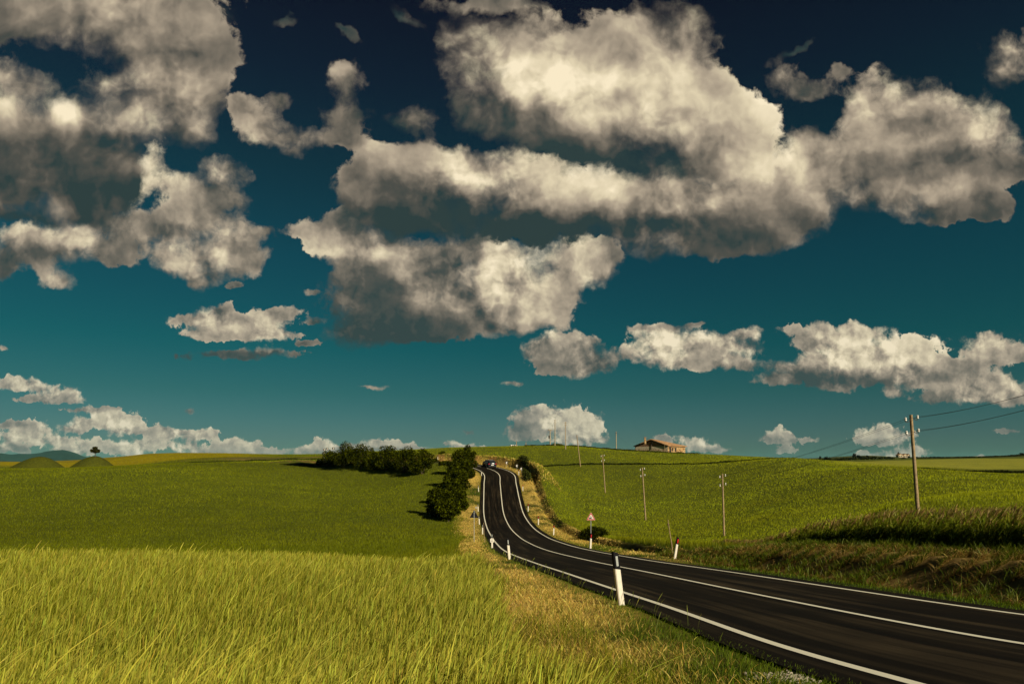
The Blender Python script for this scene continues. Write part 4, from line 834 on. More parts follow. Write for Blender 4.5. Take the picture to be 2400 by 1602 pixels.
# ---------------------------------------------------------------- the house on the hill
def build_house():
    A=at(1486,1046,262); B=at(1566,1043.2,254); C=at(1609,1049.,264.5)
    A.z=B.z=C.z=6.45; front=(B-A).normalized(); D=A+(C-B); ap=A.lerp(B,.51); apex=Vector((ap.x,ap.y,8.95))
    g=min(gz(p.x,p.y) for p in (A,B,C))-1.2
    O=Vector((A.x,A.y,0)); t=empty('stone_house',(O.x,O.y,gz(O.x,O.y)))
    tag(t,'old stone farmhouse with a low tiled roof and chimney on the crest','house')
    L=lambda p,z=None: Vector((p.x,p.y,p.z if z is None else z))-t.location
    inn=lambda p: p.lerp((A+B+C+D)*.25,.045)
    a,b,c,d=[inn(p) for p in (A,B,C,D)]
    def wall(p,q,z0,z1,name,mat,th=.35):
        n=Vector((0,0,1)).cross((q-p).normalized()); m=MB(); V=[L(p,z0),L(q,z0),L(q,z1),L(p,z1)]; V+=[v+n*th for v in V]
        m._add(V,[(0,1,2,3),(7,6,5,4),(0,4,5,1),(1,5,6,2),(2,6,7,3),(3,7,4,0)]); return m.build(name,mat,t)
    zt=6.35; zp=5.35
    wall(a,b,g,zp,'front_wall',M['stone_grey']); wall(b,c,g,zt,'side_wall',M['stone']); wall(c,d,g,zt,'back_wall',M['stone_grey']); wall(d,a,g,zt,'left_wall',M['stone_grey'])
    wall(a,b,zp+.004,zt,'plaster_band',M['plaster'])
    n=Vector((0,0,1)).cross((b-a).normalized()); m=MB(); apx=Vector((apex.x,apex.y,8.70)); mid=a.lerp(b,.5)
    V=[L(a,zt+.004),L(b,zt+.004),L(mid,8.62)]; V+=[v+n*.30 for v in V]; m._add(V,[(0,1,2),(5,4,3),(0,3,4,1),(1,4,5,2),(2,5,3,0)]); m.build('gable',M['brick_dark'],t)
    w=MB(); pm=a.lerp(b,.5); w.tube([L(pm,zp-.1)-n*.08,L(pm,8.5)-n*.08],.14,8); w.build('timber_post',M['timber'],t)
    rw=MB(); pk=a.lerp(b,.02); rw.tube([L(a,zt)-n*.05,L(mid,8.58)-n*.05],.12,6); rw.tube([L(b,zt)-n*.05,L(mid,8.58)-n*.05],.12,6); rw.build('rafter',M['timber'],t)
    # roof: a thick skin with its ridge over the gable, hipped away at the back
    oh=lambda p: (A+B+C+D)*.25+(p-(A+B+C+D)*.25)*1.022
    ra,rb,rc_,rd=[oh(p) for p in (A,B,C,D)]; apf=apex-n*.35; bk=apex.lerp((C+D)*.5,.30); bk.z=8.75
    for p in (ra,rb,rc_,rd): p.z=6.42
    pts=[ra,rb,rc_,rd,apf,bk]; m=MB(); V=[p-t.location for p in pts]; V2=[v+Vector((0,0,.26)) for v in V]
    fc=[(4,1,2,5),(0,4,5,3),(2,3,5)]; m._add(V+V2,[tuple(i+6 for i in f) for f in fc]+[f[::-1] for f in fc]+[(0,6,10,4),(4,10,7,1),(1,7,8,2),(2,8,9,3),(3,9,6,0)]); rf=m.build('roof',M['roof_tile'],t)
    ch=at(1513,1034,257); zz=ch.z; cm=MB(); cl=Vector((ch.x,ch.y+1.,0))-Vector((t.location.x,t.location.y,0)); base=7.2-t.location.z; topz=(HP-1026.3)/FP*258-t.location.z
    cm.box(cl.x,cl.y,(base+topz)/2,.72,.72,topz-base,bev=.03); cm.build('chimney',M['stone'],rf)
    cc=MB(); 
    for sx in (-1,1):
        for sy in (-1,1): cc.box(cl.x+sx*.27,cl.y+sy*.27,topz+.16,.14,.14,.30)
    cc.box(cl.x,cl.y,topz+.36,.86,.86,.12,bev=.03); cc.build('chimney_cap',M['roof_tile'],rf)
    # openings in the sunny side wall
    sd=(c-b).normalized(); ns=Vector((0,0,1)).cross(sd)
    def opening(f,w_,z0,z1,name):
        p=b.lerp(c,f); m=MB(); fr=MB(); P=lambda s_,z,o_: L(p+sd*s_-ns*o_,z)
        V=[P(-w_/2,z0,.03),P(w_/2,z0,.03),P(w_/2,z1,.03),P(-w_/2,z1,.03),P(-w_/2,z0,-.05),P(w_/2,z0,-.05),P(w_/2,z1,-.05),P(-w_/2,z1,-.05)]
        m._add(V,[(0,1,2,3),(7,6,5,4),(0,4,5,1),(1,5,6,2),(2,6,7,3),(3,7,4,0)]); o=m.build(name,M['dark_opening'],t)
        fr=MB(); V=[P(-w_/2-.15,z1+.01,.07),P(w_/2+.15,z1+.01,.07),P(w_/2+.15,z1+.2,.07),P(-w_/2-.15,z1+.2,.07)]; V+=[v+ns*.1 for v in V]
        fr._add(V,[(0,1,2,3),(7,6,5,4),(0,4,5,1),(1,5,6,2),(2,6,7,3),(3,7,4,0)]); fr.build('lintel',M['timber'],o)
    gb=gz(B.x,B.y); opening(.13,1.3,gb-.3,5.9,'door'); opening(.27,.9,gb+.75,gb+1.8,'window'); opening(.43,1.1,gb+.55,gb+1.85,'window')
    # low lean-to at the left end
    m=MB(); e=(a-b).normalized(); V=[L(a,g),L(a+e*1.6,g),L(a+e*1.6,gb+.2),L(a,gb+1.7)]; V+=[v+n*3 for v in V]; m._add(V,[(0,1,2,3),(7,6,5,4),(0,4,5,1),(1,5,6,2),(2,6,7,3),(3,7,4,0)]); m.build('lean_to',M['stone_grey'],t)
# ---------------------------------------------------------------- the car
def build_car():
    p=on_ground(1141.5,1095.3); i=int(np.argmin((RC[:,0]-p.x)**2+(RC[:,1]-p.y)**2)); tg=RT[i]; hd=math.atan2(tg[1],tg[0])
    p=Vector(RC[i])-Vector((RN[i,0],RN[i,1],0))*1.25; slope=math.atan2(tg[2],math.hypot(tg[0],tg[1]))
    t=empty('parked_car' if False else 'dark_car',p); t.rotation_euler=(0,-slope,hd+math.radians(-12)); tag(t,'dark hatchback driving away round the bend at the hilltop','car')
    # x runs forward, y to the left; rings of the body along its length
    def ring(x,w,zlo,zwaist,wt,zt): # half widths and heights
        return [Vector((x,-w*.86,zlo)),Vector((x,-w,zlo+.16)),Vector((x,-w,zwaist)),Vector((x,-wt,zt)),Vector((x,0,zt+.03)),Vector((x,wt,zt)),Vector((x,w,zwaist)),Vector((x,w,zlo+.16)),Vector((x,w*.86,zlo))]
    b=MB(); b.hull([ring(-2.08,.74,.34,.78,.60,.86),ring(-2.02,.85,.27,.86,.66,1.00),ring(-1.80,.89,.24,.92,.60,1.36),ring(-1.35,.90,.23,.94,.60,1.47),ring(-.3,.90,.22,.95,.61,1.50),ring(.55,.90,.22,.95,.60,1.40),ring(1.05,.89,.22,.93,.66,1.02),ring(1.75,.86,.23,.84,.66,.88),ring(2.05,.76,.30,.70,.60,.76)]); body=b.build('body',M['car_paint'],t,True)
    gl=MB(); gl._add([Vector((-2.035,-.58,1.02)),Vector((-2.035,.58,1.02)),Vector((-1.835,.53,1.34)),Vector((-1.835,-.53,1.34)),Vector((-2.0,-.58,1.0)),Vector((-2.0,.58,1.0)),Vector((-1.78,.53,1.33)),Vector((-1.78,-.53,1.33))],[(0,1,2,3),(7,6,5,4),(0,4,5,1),(1,5,6,2),(2,6,7,3),(3,7,4,0)]); gl.build('rear_window',M['car_glass'],t)
    for sg in (-1,1):
        s=MB(); V=[Vector((-1.55,sg*.885,.99)),Vector((.85,sg*.885,.99)),Vector((.42,sg*.65,1.38)),Vector((-1.35,sg*.65,1.42))]; V+=[v+Vector((0,sg*.025,.01)) for v in V]; s._add(V,[(0,1,2,3),(7,6,5,4),(0,4,5,1),(1,5,6,2),(2,6,7,3),(3,7,4,0)]); s.build('side_window',M['car_glass'],t)
        MB().box(-2.03,sg*.66,.86,.10,.30,.17,bev=.03).build('tail_light',M['tail_light'],t)
        MB().box(.62,sg*1.0,1.02,.14,.20,.13,bev=.04).build('mirror',M['car_paint'],t)
        for x in (-1.28,1.32):
            w=MB().tube([(x,sg*.70,.31),(x,sg*.915,.31)],.31,20).build('wheel',M['tyre'],t,True); MB().tube([(x,sg*.88,.31),(x,sg*.925,.31)],.19,14).build('rim',M['rim'],w,True)
    MB().box(-2.075,0,.42,.10,1.56,.22,bev=.04).build('bumper',M['plastic'],t)
    MB().box(-2.105,-.0,.66,.02,.54,.13,bev=.004).build('number_plate',M['plate'],t)
    MB().box(-1.86,0,1.40,.26,1.05,.035,bev=.012).build('spoiler',M['car_paint'],t)
# ---------------------------------------------------------------- trees and shrubs
def crown(name,lobes,n,size,c0,c1,parent,rng,fill=.5):
    """leaves and sprigs through the outer part of several lobes; lobes are x,y,z,rx,ry,rz"""
    lb=np.array(lobes,float); w=lb[:,3]*lb[:,5]+lb[:,3]*lb[:,4]; w/=w.sum(); k=rng.choice(len(lb),n,p=w)
    u=rng.normal(0,1,(n,3)); u/=np.linalg.norm(u,axis=1)[:,None]
    # bumpy outline: a coarse pattern over the direction pushes sprigs in and out
    ph=rng.uniform(0,6.28,(len(lb),6)); bump=sum(np.sin(u[:,i%3]*(3+1.7*i)+ph[k,i])*np.cos(u[:,(i+1)%3]*(2.3+i)+ph[k,(i+3)%6]) for i in range(4))/4
    rad=np.clip(fill+(1-fill)*rng.random(n)**.6+.22*bump+.05*rng.normal(0,1,n),.2,1.3)
    p=lb[k,:3]+u*lb[k,3:]*rad[:,None]
    a=rng.normal(0,1,(n,3)); a/=np.linalg.norm(a,axis=1)[:,None]; a=a*.8+u*.5; a/=np.linalg.norm(a,axis=1)[:,None]; b=np.cross(a,rng.normal(0,1,(n,3))); b/=np.linalg.norm(b,axis=1)[:,None]
    s=size*rng.uniform(.55,1.45,n)[:,None]; V=np.stack([p-a*s*.6,p+b*s*.34-a*s*.05,p+a*s*.7,p-b*s*.34+a*s*.05],1).reshape(-1,3); V[:,2]=np.maximum(V[:,2],.02)
    i=np.arange(n)*4; Q=np.stack([i,i+1,i+2,i+3],1); t=np.clip(rng.normal(.24,.34,n)+.25*bump,0,1); col=np.array(c0)*(1-t[:,None])+np.array(c1)*t[:,None]; col=np.repeat(col,4,0)  # near-black leaves with few bright ones: sun glints and shade put into colour
    return mesh_np(name,V,[Q],M['leaf_dark'],parent,col=col)
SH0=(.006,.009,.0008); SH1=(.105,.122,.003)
def shrub(name,loc,lobes,n,size,label,cat,group,seed,c0=SH0,c1=SH1,trunk=None,s=1.,rz=0.,tall=None,wide=None):
    rng=np.random.default_rng(seed)
    if tall:
        top=max(l[2]+l[5]*.93 for l in lobes); lo=min(l[0]-l[3]*.9 for l in lobes); hi=max(l[0]+l[3]*.9 for l in lobes); kz=tall/top; kx=(wide or hi-lo)/(hi-lo); mx=(lo+hi)/2
        lobes=[((l[0]-mx)*kx,l[1]*kx,l[2]*kz,l[3]*kx,l[4]*kx,l[5]*kz) for l in lobes]
    t=empty(name,loc,rz); t.scale=(s,s,s); tag(t,label,cat,group)
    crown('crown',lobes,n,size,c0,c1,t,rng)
    m=MB(); lb=lobes
    h=trunk or .45*max(l[2]+l[5] for l in lb); r0=.035*max(l[2]+l[5] for l in lb)**.8
    if trunk: m.tube([(0,0,-.4),(.03,0,h*.5),(0,.02,h)],[r0*1.25,r0,r0*.8],9)
    for l in lb[:7]: m.tube([(0,0,-.3 if not trunk else h*.75),(l[0]*.5,l[1]*.5,max(h*.8,l[2]*.55)),(l[0]*.9,l[1]*.9,l[2])],[r0*.75,r0*.5,r0*.18],7)
    m.build('trunk',M['bark'],t,True); return t
def lobes_for(w,h,n,rng,dep=None):
    dep=dep or w*.7; out=[]
    for k in range(n):
        x=rng.uniform(-.42,.42)*w; z=h*rng.uniform(.22,.86)*(1-.35*abs(x)/(w*.5)); r=rng.uniform(.13,.30)*w; out.append((x,rng.uniform(-.3,.3)*dep,z,r,r*.8,min(r*.85,h*.34)))
    out.append((0,0,h*.35,w*.42,dep*.42,h*.36)); out.append((rng.uniform(-.1,.1)*w,0,h*.74,w*.26,dep*.26,h*.24)); return out
def build_plants():
    # shrubs along the left side of the climbing road: foot column, foot row, metres away, width and height in photo pixels (2400)
    row=[(1050,1219,84,60,70,'lowest big shrub of the roadside row, casting a black shadow on the wheat'),(1027,1208,87,58,66,'big shrub on the field side at the bottom of the roadside row'),(1068,1196,91,58,76,'tall shrub second from the bottom of the roadside row'),(1046,1178,96,50,58,'rounded shrub on the field side in the middle of the roadside row'),
         (1076,1160,104,56,66,'bushy shrub in the middle of the roadside row, next to the dry verge'),(1066,1142,112,54,62,'dense shrub in the upper half of the roadside row'),(1092,1124,119,44,48,'small shrub at the road edge in the upper half of the row'),
         (1078,1118,123,58,66,'broad shrub near the upper end of the roadside row'),(1100,1102,128,38,60,'tallest pointed shrub at the upper end of the roadside row, against the sky')]
    for i,(u,v,y,w,h,lab) in enumerate(row):
        p=at(u,v,y); g=gz(p.x,p.y); k=y/FP; rng=np.random.default_rng(100+i); W=w*k; Hh=max(1.5,p.z+h*k-g) if True else h*k
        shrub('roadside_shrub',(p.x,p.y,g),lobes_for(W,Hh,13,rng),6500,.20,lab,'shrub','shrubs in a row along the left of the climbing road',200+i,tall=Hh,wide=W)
    far=[(768,1090,46,34,'low dark shrub at the left end of the far shrubs, below the chevrons'),(806,1094,64,60,'tall spiky shrub at the left of the far shrubs, next to the chevron board'),(846,1099,64,61,'broad shrub second of the tall far shrubs'),(874,1101,44,42,'low shrub filling the gap between the far tall shrubs'),
         (905,1103,66,60,'dense shrub in the middle of the far shrubs'),(948,1107,66,62,'wide shrub right of the middle of the far shrubs'),(990,1110,56,60,'shrub at the right end of the far shrubs, beside the far road')]
    for i,(u,v,w,h,lab) in enumerate(far):
        p=on_ground(u,v,60,160); k=p.y/FP; rng=np.random.default_rng(300+i); tall=h*k
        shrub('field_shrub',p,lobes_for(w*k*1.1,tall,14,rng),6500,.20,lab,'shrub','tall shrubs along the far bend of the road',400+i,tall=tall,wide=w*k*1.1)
    # saplings by the chevrons, shrub across the far road, shrubs at the bend
    for u,v0,v1,y,w,n,lab in ((771,1052,1072,168,12,500,'small sapling under the chevron boards on the far left'),(1036,1056,1077,153,17,900,'small dark shrub beyond the far stretch of road'),(1225,1080,1098,146,30,1500,'black round bush behind the chevron boards at the bend'),(1019,1080,1110,140,20,900,'thin shrub at the field corner below the far stretch of road'),(1044,1092,1116,133,34,1400,'low scrub in the field corner left of the roadside row')):
        p=at(u,v1,y); g=gz(p.x,p.y); k=y/FP; rng=np.random.default_rng(u); hh=max(.8,(HP-v0)/FP*y-g); shrub('small_shrub',(p.x,p.y,g),lobes_for(w*k,hh,4,rng),n,.20,lab,'shrub',None,u+7,tall=hh,wide=w*k)
    # round bush behind the descent sign
    p=on_ground(1392,1269.5); p.y+=1.2; p.z=gz(p.x,p.y); k=p.y/FP; rng=np.random.default_rng(55)
    lb=[(-.75,0,.55,.75,.7,.65),(0,0,.85,.95,.8,.72),(.7,.1,.75,.9,.75,.7),(1.2,0,.5,.6,.6,.55),(-.2,.2,.5,1.2,.8,.6),(.35,-.2,.6,1.,.7,.75)]
    q=40*k/1.75; shrub('round_bush',p,[tuple(v*q for v in l) for l in lb],7000,.11,'round dark green bush standing behind the steep descent sign','bush',None,56,c0=(.010,.014,.001),c1=(.055,.062,.004))
    # tree on the right mound
    tp=at(223,1064.5,187.); g=gz(tp.x,tp.y); k=187/FP; lb=[(-.75,0,1.75,.7,.6,.42),(.7,0,1.6,.7,.6,.4),(0,0,2.2,.7,.7,.5),(-.4,.3,2.65,.5,.5,.38),(.35,-.2,2.75,.45,.5,.36),(1.0,.1,1.95,.4,.4,.28),(-1.1,.1,2.05,.35,.4,.25),(.05,0,1.5,.5,.5,.35)]
    q=max(.6,((HP-1045.2)*k-g)/3.15); shrub('lone_tree',(tp.x,tp.y,g),[tuple(v*q for v in l) for l in lb],1500,.26*q,'lone small tree with layered branches on top of the right hand mound','tree',None,61,c0=(.020,.020,.006),c1=(.075,.07,.016),trunk=1.5*q)
    # low shrub by the poles on the crest
    p=at(1305,1045,234); shrub('crest_bush',(p.x,p.y,gz(p.x,p.y)),[(-.8,0,.45,.9,.6,.4),(.5,0,.45,1.1,.6,.42),(1.4,0,.35,.6,.5,.3)],700,.25,'pale green low bush at the foot of the tallest pole on the crest','bush',None,63,c0=(.06,.075,.015),c1=(.16,.17,.04))
    # far right: cypress, field trees and hedges
    y=690; p=at(2105.5,1070,y); g=gz(p.x,p.y); k=y/FP; hh=(HP-1059)*k-g
    shrub('cypress_tree',(p.x,p.y,g),[(0,0,hh*f,.75*w_,.75*w_,hh*.17) for f,w_ in ((.22,1.0),(.38,1.15),(.55,1.25),(.72,1.1),(.86,.8))],900,.5,'single dark cypress rising above the far farm buildings','tree',None,64,c0=(.006,.010,.004),c1=(.02,.026,.008),trunk=1.2)
    T=[(1922,1072,8,5,430),(1937,1073.5,12,6,425),(1943,1074,9,5,430),(2002,1071,16,9,560),(2012,1072.5,14,8,560),(2017,1074,12,7,556),(2024,1073,11,6,560),(2033,1073.5,11,7.5,560),(2043,1076,9,6,555),(2049,1075,9,6.5,560),(2060,1077,10,5,550),(2076,1077,9,6,550),(2084,1077.5,12,9,548),(2092,1077.5,8,4,550),(2131,1074.5,9,7,640),(2149,1075,8,5,620),(2118,1077,12,4,560),(2180,1075.5,9,4.5,600),(2190,1074,11,6,600),(2200,1075.5,10,4.5,600),(2210,1075,8,5,600),(2223,1075.5,8,3.5,600),(2244,1075,11,4,600),(2270,1075,17,4,605),(2280,1075.5,12,3.5,605),(2297,1075,9,3,610),(2325,1074,16,4,615),(2334,1074,14,4,615),(2366,1073.5,14,6,620),(2376,1072,16,7,625),(2386,1071,16,8,625),(2395,1070.5,18,10,630),(2408,1070,20,11,630)]
    protos=[]
    for i in range(4):
        rng=np.random.default_rng(700+i); protos.append(shrub('far_tree',(0,0,0),lobes_for(5.,4.,5,rng),420,.55,'x','tree','trees along the far field edge on the right',720+i,c0=(.008,.011,.005),c1=(.030,.034,.010),trunk=1.2))
    used=set(); T.sort(key=lambda q:q[0])
    def place(q):
        u,v,w,h,y=q
        if u<1950: return ('first','second','third')[[1922,1937,1943].index(u)]+' dark bush from the left where the crest of the right field ends'
        if u<2100: return f'dark tree in the far hedgerow left of the cypress, {ORD[[k[0] for k in T if 1950<k[0]<2100].index(u)]} from its left end'
        if u<2170: return f'dark tree around the far farm and the nearest big pole, {ORD[[k[0] for k in T if 2100<k[0]<2170].index(u)]} from the left'
        if u<2340: return f'dark tree on the far ridge right of the nearest big pole, {ORD[[k[0] for k in T if 2170<k[0]<2340].index(u)]} counting rightwards'
        return f'dark tree on the rising ridge at the right edge, {ORD[[k[0] for k in T if k[0]>2340].index(u)]} counting rightwards'
    for i,q in enumerate(T):
        u,v,w,h,y=q; k=y/FP; j=i%4; o=protos[j] if j not in used else copy_tree(protos[j]); used.add(j)
        p=at(u,v,y); g=gz(p.x,p.y); top=(HP-(v-h))/FP*y; hh=max(1.5,top-g); put(o,(p.x,p.y,g),rz=i*1.3); o.scale=(w*k/5.,w*k/5.,hh/4.1); o['label']=place(q)
    # hedges drawn along field edges
    def hedge(name,pts,hh,w,n,size,lab,c0,c1,seed):
        rng=np.random.default_rng(seed); P=np.array([(q.x,q.y) for q in pts]); sg=np.concatenate([[0],np.cumsum(np.linalg.norm(np.diff(P,axis=0),axis=1))]); s=rng.uniform(0,sg[-1],n)
        x=np.interp(s,sg,P[:,0])+rng.normal(0,w*.4,n); y=np.interp(s,sg,P[:,1])+rng.normal(0,w*.4,n); z=ground_z(x,y).ravel()+hh*rng.random(n)**.8*(.7+.5*fnoise(s/(w*4),s*0,seed)); p=np.stack([x,y,z],1)
        a=rng.normal(0,1,(n,3)); a/=np.linalg.norm(a,axis=1)[:,None]; b=np.cross(a,rng.normal(0,1,(n,3))); b/=np.linalg.norm(b,axis=1)[:,None]; ss=size*rng.uniform(.5,1.5,n)[:,None]
        V=np.stack([p-a*ss*.6,p+b*ss*.4,p+a*ss*.6,p-b*ss*.4],1).reshape(-1,3); i=np.arange(n)*4; t=rng.random(n)[:,None]; col=np.repeat(np.array(c0)*(1-t)+np.array(c1)*t,4,0)
        o=mesh_np(name,V,[np.stack([i,i+1,i+2,i+3],1)],M['leaf_dark'],col=col); return tag(o,lab,'hedge')
    D0=(.010,.013,.004); D1=(.045,.05,.010)
    hedge('hedge',[at(u,v,y) for u,v,y in ((1930,1076,480),(1990,1077,540),(2060,1079,545),(2095,1080,545))],2.2,2.,1500,.9,'long dark hedgerow below the far ridge, left of the nearest big pole',D0,D1,81)
    hedge('hedge',[at(u,v,y) for u,v,y in ((2140,1097,206),(2180,1100,206),(2240,1104,205),(2320,1107,204),(2420,1109,203))],1.0,1.2,5200,.35,'straight dark hedge between the two fields at the far right',D0,D1,82)
    hedge('hedge',[at(u,v,y) for u,v,y in ((1240,1094.5,166),(1300,1093.5,168),(1400,1092,168),(1500,1091.5,167),(1600,1090,166),(1700,1087,163),(1780,1081,160),(1860,1077,157))],.42,.5,7000,.22,'low dark grass strip between the lower and upper field on the right',D0,(.05,.06,.012),83)
    hedge('hedge',[at(u,v,y) for u,v,y in ((2150,1077,600),(2250,1077,602),(2340,1076,610),(2420,1075,620))],1.6,2.5,1500,.9,'dark scrub line along the far ridge at the right edge',D0,D1,84)
    hedge('hedge',[at(u,v,y) for u,v,y in ((1230,1044.5,236),(1330,1048,235),(1450,1054,235),(1560,1059,235),(1640,1064,234))],.55,.7,5200,.28,'rough grassy strip along the crest in front of the stone house',(.022,.03,.006),(.09,.10,.018),85)
    hedge('hedge',[at(u,v,y) for u,v,y in ((440,1083,166),(520,1082,167),(620,1079,168),(720,1077,166),(760,1076,164))],.5,.7,5600,.24,'dark overgrown field edge along the foot of the mown terrace on the left',(.02,.028,.006),(.075,.085,.016),86)
    hedge('hedge',[at(u,v,y) for u,v,y in ((1120,1076,150),(1150,1078,149),(1180,1082,147),(1205,1090,145),(1222,1100,140),(1228,1112,134),(1233,1130,126),(1238,1150,117))],1.15,.8,5200,.24,'dark overgrown bank on the outside of the hilltop bend',(.012,.016,.004),(.07,.08,.014),87)
ORD=['first','second','third','fourth','fifth','sixth','seventh','eighth','ninth','tenth','eleventh','twelfth','thirteenth','fourteenth']
def build_far():
    # forested mountain far to the left
    y0=7000.; prof=[(-900,1066),(-600,1060),(-350,1066),(-150,1062),(0,1060.4),(24,1065),(42,1063.2),(72,1063),(102,1058.6),(125,1056),(144,1053.4),(157,1054.6),(179,1062),(194,1068),(230,1077),(280,1084),(340,1088)]
    uu=np.linspace(-900,340,180); vv=np.interp(uu,[p[0] for p in prof],[p[1] for p in prof]); nd=26; V=[]
    for j in range(nd):
        f=j/(nd-1); prof_k=math.sin(math.pi*min(1,f*1.0))**.8 if f<1 else 0
        y=y0-1500+3000*f; x=(uu-CP)/FP*y; H=np.maximum(0,(HP-vv)/FP*y0+40)*math.sin(math.pi*f)**.75*(1+.07*fnoise(uu/30,np.full_like(uu,f*6),5)) -40
        V.append(np.stack([x,np.full_like(x,y),H],1))
    V=np.vstack(V); n=len(uu); i=np.arange(nd-1)[:,None]*n; j=np.arange(n-1)[None]; Q=np.stack([i+j,i+j+1,i+n+j+1,i+n+j],-1).reshape(-1,4)
    o=mesh_np('mountain',V,[Q],M['forest'],smooth=True); tag(o,'distant blue green wooded mountain behind the two mounds','mountain',kind='structure')
    # farm under the cypress
    y=680.; k=y/FP
    for i,(u,w,v0,lab) in enumerate(((2108,10,1069.5,'far pink farmhouse with a tiled roof right of the cypress'),(2119,9,1070,'far farm building in the middle of the cluster near the cypress'),(2126,6,1071.2,'small farm building at the right end of the cluster near the cypress'))):
        p=at(u,v0+5,y); g=gz(p.x,p.y); hw=w*k/2; zt=max(2.0,(HP-v0-1.6)/FP*y-g); zr=zt+1.5; t=empty('farm_building',(p.x,p.y,g)); tag(t,lab,'farmhouse','farm buildings on the far ridge')
        MB().box(0,0,zt/2-.5,hw*2,5,zt+1).prism([(-hw,zt),(hw,zt),(0,zr)],-2.5,2.5).build('wall',M['plaster'],t)
        MB().prism([(-hw-.4,zt-.1),(0,zr+.05),(hw+.4,zt-.1),(hw+.4,zt+.2),(0,zr+.4),(-hw-.4,zt+.2)],-2.8,2.8).build('roof',M['roof_tile'],t)
        for sx in (-.5,.35): MB().box(sx*hw,-2.53,zt*.5,.9,.12,1.2).build('window',M['dark_opening'],t)
    # two cows showing over the crest
    def cow():
        t=bpy.data.meshes.new('cow'); bm=bmesh.new()
        J=[(-.75,0,1.05,.34),(-.25,0,1.02,.40),(.25,0,1.02,.40),(.70,0,1.10,.32),(1.05,0,1.22,.19),(1.30,0,1.12,.15),(1.55,0,.95,.10)]
        E=[(0,1),(1,2),(2,3),(3,4),(4,5),(5,6)]
        for s_ in (-1,1):
            b=len(J); J+=[(-.72,s_*.22,.62,.15),(-.80,s_*.22,.38,.075),(-.74,s_*.22,0.,.065)]; E+=[(0,b),(b,b+1),(b+1,b+2)]
            b=len(J); J+=[(.66,s_*.2,.60,.13),(.70,s_*.2,.34,.075),(.68,s_*.2,0.,.065)]; E+=[(3,b),(b,b+1),(b+1,b+2)]
            b=len(J); J+=[(1.22,s_*.16,1.28,.05),(1.20,s_*.27,1.30,.035)]; E+=[(4,b),(b,b+1)]
        b=len(J); J+=[(-1.05,0,1.05,.05),(-1.1,0,.55,.04)]; E+=[(0,b),(b,b+1)]
        t.from_pydata([j[:3] for j in J],E,[]); o=link(bpy.data.objects.new('cow',t)); md=o.modifiers.new('skin','SKIN'); 
        for i,j in enumerate(J): t.skin_vertices[0].data[i].radius=(j[3],j[3])
        t.skin_vertices[0].data[1].use_root=True
        o.modifiers.new('sub','SUBSURF').levels=1; o.modifiers['sub'].render_levels=1
        dg=bpy.context.evaluated_depsgraph_get(); me=bpy.data.meshes.new_from_object(o.evaluated_get(dg)); o.modifiers.clear(); o.data=me; me.materials.append(M['cow_black'])
        for p_ in me.polygons: p_.use_smooth=True
        bm.free(); return o
    c=cow(); 
    for i,(u,y,rz,lab) in enumerate(((1200.5,246,.25,'black and white cow on the crest, left one of two'),(1206.5,247,2.9,'black and white cow on the crest, next to the short post'))):
        o=c if i==0 else c.copy()
        if i: link(o)
        x=(u-CP)/FP*y; g=gz(x,y); top=(HP-1041.6)/FP*y; o.location=(x,y,top-1.42); o.rotation_euler=(0,0,rz); tag(o,lab,'cow','cows grazing on the crest')
    # patch of gravel at the road edge
    rng=np.random.default_rng(9); gm=principled('pale_gravel',(.36,.31,.24),.9,noise=.4,scale=12); m=MB(); c0=on_ground(1848,1588,2.5,20,.02)
    n=420; x=c0.x+rng.normal(0,.17,n); y=c0.y+rng.normal(0,.13,n); z=ground_z(x,y).ravel()
    for i in range(n):
        r=rng.uniform(.006,.02); m.ball((x[i],y[i],z[i]+r*.4),r,5,3,(1,rng.uniform(.7,1.2),.7))
    tag(m.build('gravel',gm),'patch of pale gravel at the near left edge of the road','gravel',kind='stuff')
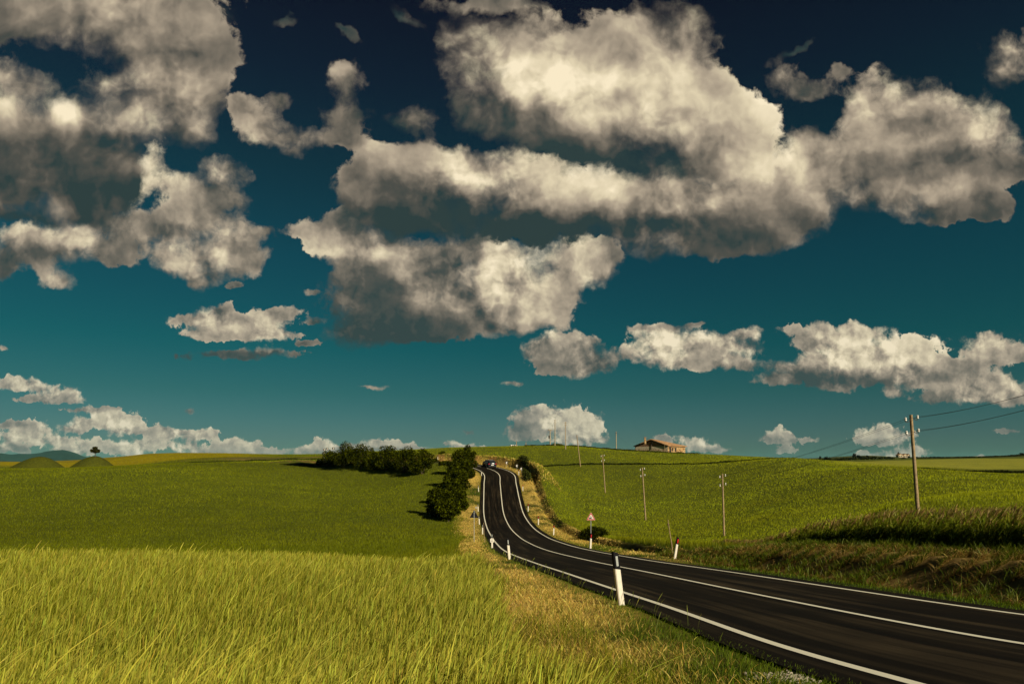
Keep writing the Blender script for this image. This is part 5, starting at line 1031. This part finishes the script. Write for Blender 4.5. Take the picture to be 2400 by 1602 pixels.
# ---------------------------------------------------------------- camera, sun, everything
DENS=1.0; DENOISE=True
def build_camera():
    cd=bpy.data.cameras.new('camera'); c=link(bpy.data.objects.new('camera',cd)); cd.lens=24; cd.sensor_width=36; cd.clip_start=.1; cd.clip_end=60000
    c.rotation_euler=(math.radians(90),0,0); cd.shift_y=(VH-784)/2349; SC.camera=c
def build_sun():
    L=bpy.data.lights.new('sun','SUN'); L.energy=5.0; L.angle=math.radians(.5); L.color=(1.,.88,.66); o=link(bpy.data.objects.new('sun',L))
    d=Vector((math.cos(SUN_EL)*math.cos(SUN_AZ),-math.cos(SUN_EL)*math.sin(SUN_AZ),math.sin(SUN_EL))); o.rotation_euler=d.to_track_quat('Z','Y').to_euler(); o.location=d*200
def build_haze():
    """the air between here and the far mountain: even, thin, and only noticed over kilometres"""
    m=bpy.data.materials.new('thin_air'); m.use_nodes=True; nt=m.node_tree; nt.nodes.clear(); g=Graph(nt); out=g.n('ShaderNodeOutputMaterial'); v=g.n('ShaderNodeVolumePrincipled')
    v.inputs['Color'].default_value=(.30,.86,.92,1); v.inputs['Density'].default_value=HAZE; v.inputs['Anisotropy'].default_value=0.; g.t.links.new(v.outputs[0],out.inputs['Volume'])
    o=MB().box(0,0,35,28600,28600,290).build('haze',m); o.visible_shadow=True; tag(o,'thin blue air in front of the distant mountain','haze',kind='stuff')
HAZE=1.6e-5
build_camera(); build_sun(); build_sky(); make_materials(); build_ground(); build_road(); build_crop(); build_posts(); build_signs(); build_poles(); build_house(); build_car(); build_plants(); build_far(); build_haze()
SC.view_settings.view_transform='Standard'; SC.view_settings.look='None'; SC.view_settings.exposure=EXPOSURE; SC.view_settings.gamma=1.
cy=SC.cycles; cy.use_denoising=DENOISE; cy.max_bounces=6; cy.diffuse_bounces=3; cy.glossy_bounces=2; cy.transmission_bounces=3; cy.transparent_max_bounces=4; cy.use_adaptive_sampling=False; cy.adaptive_threshold=.015; cy.caustics_reflective=False; cy.caustics_refractive=False; cy.sample_clamp_indirect=4.
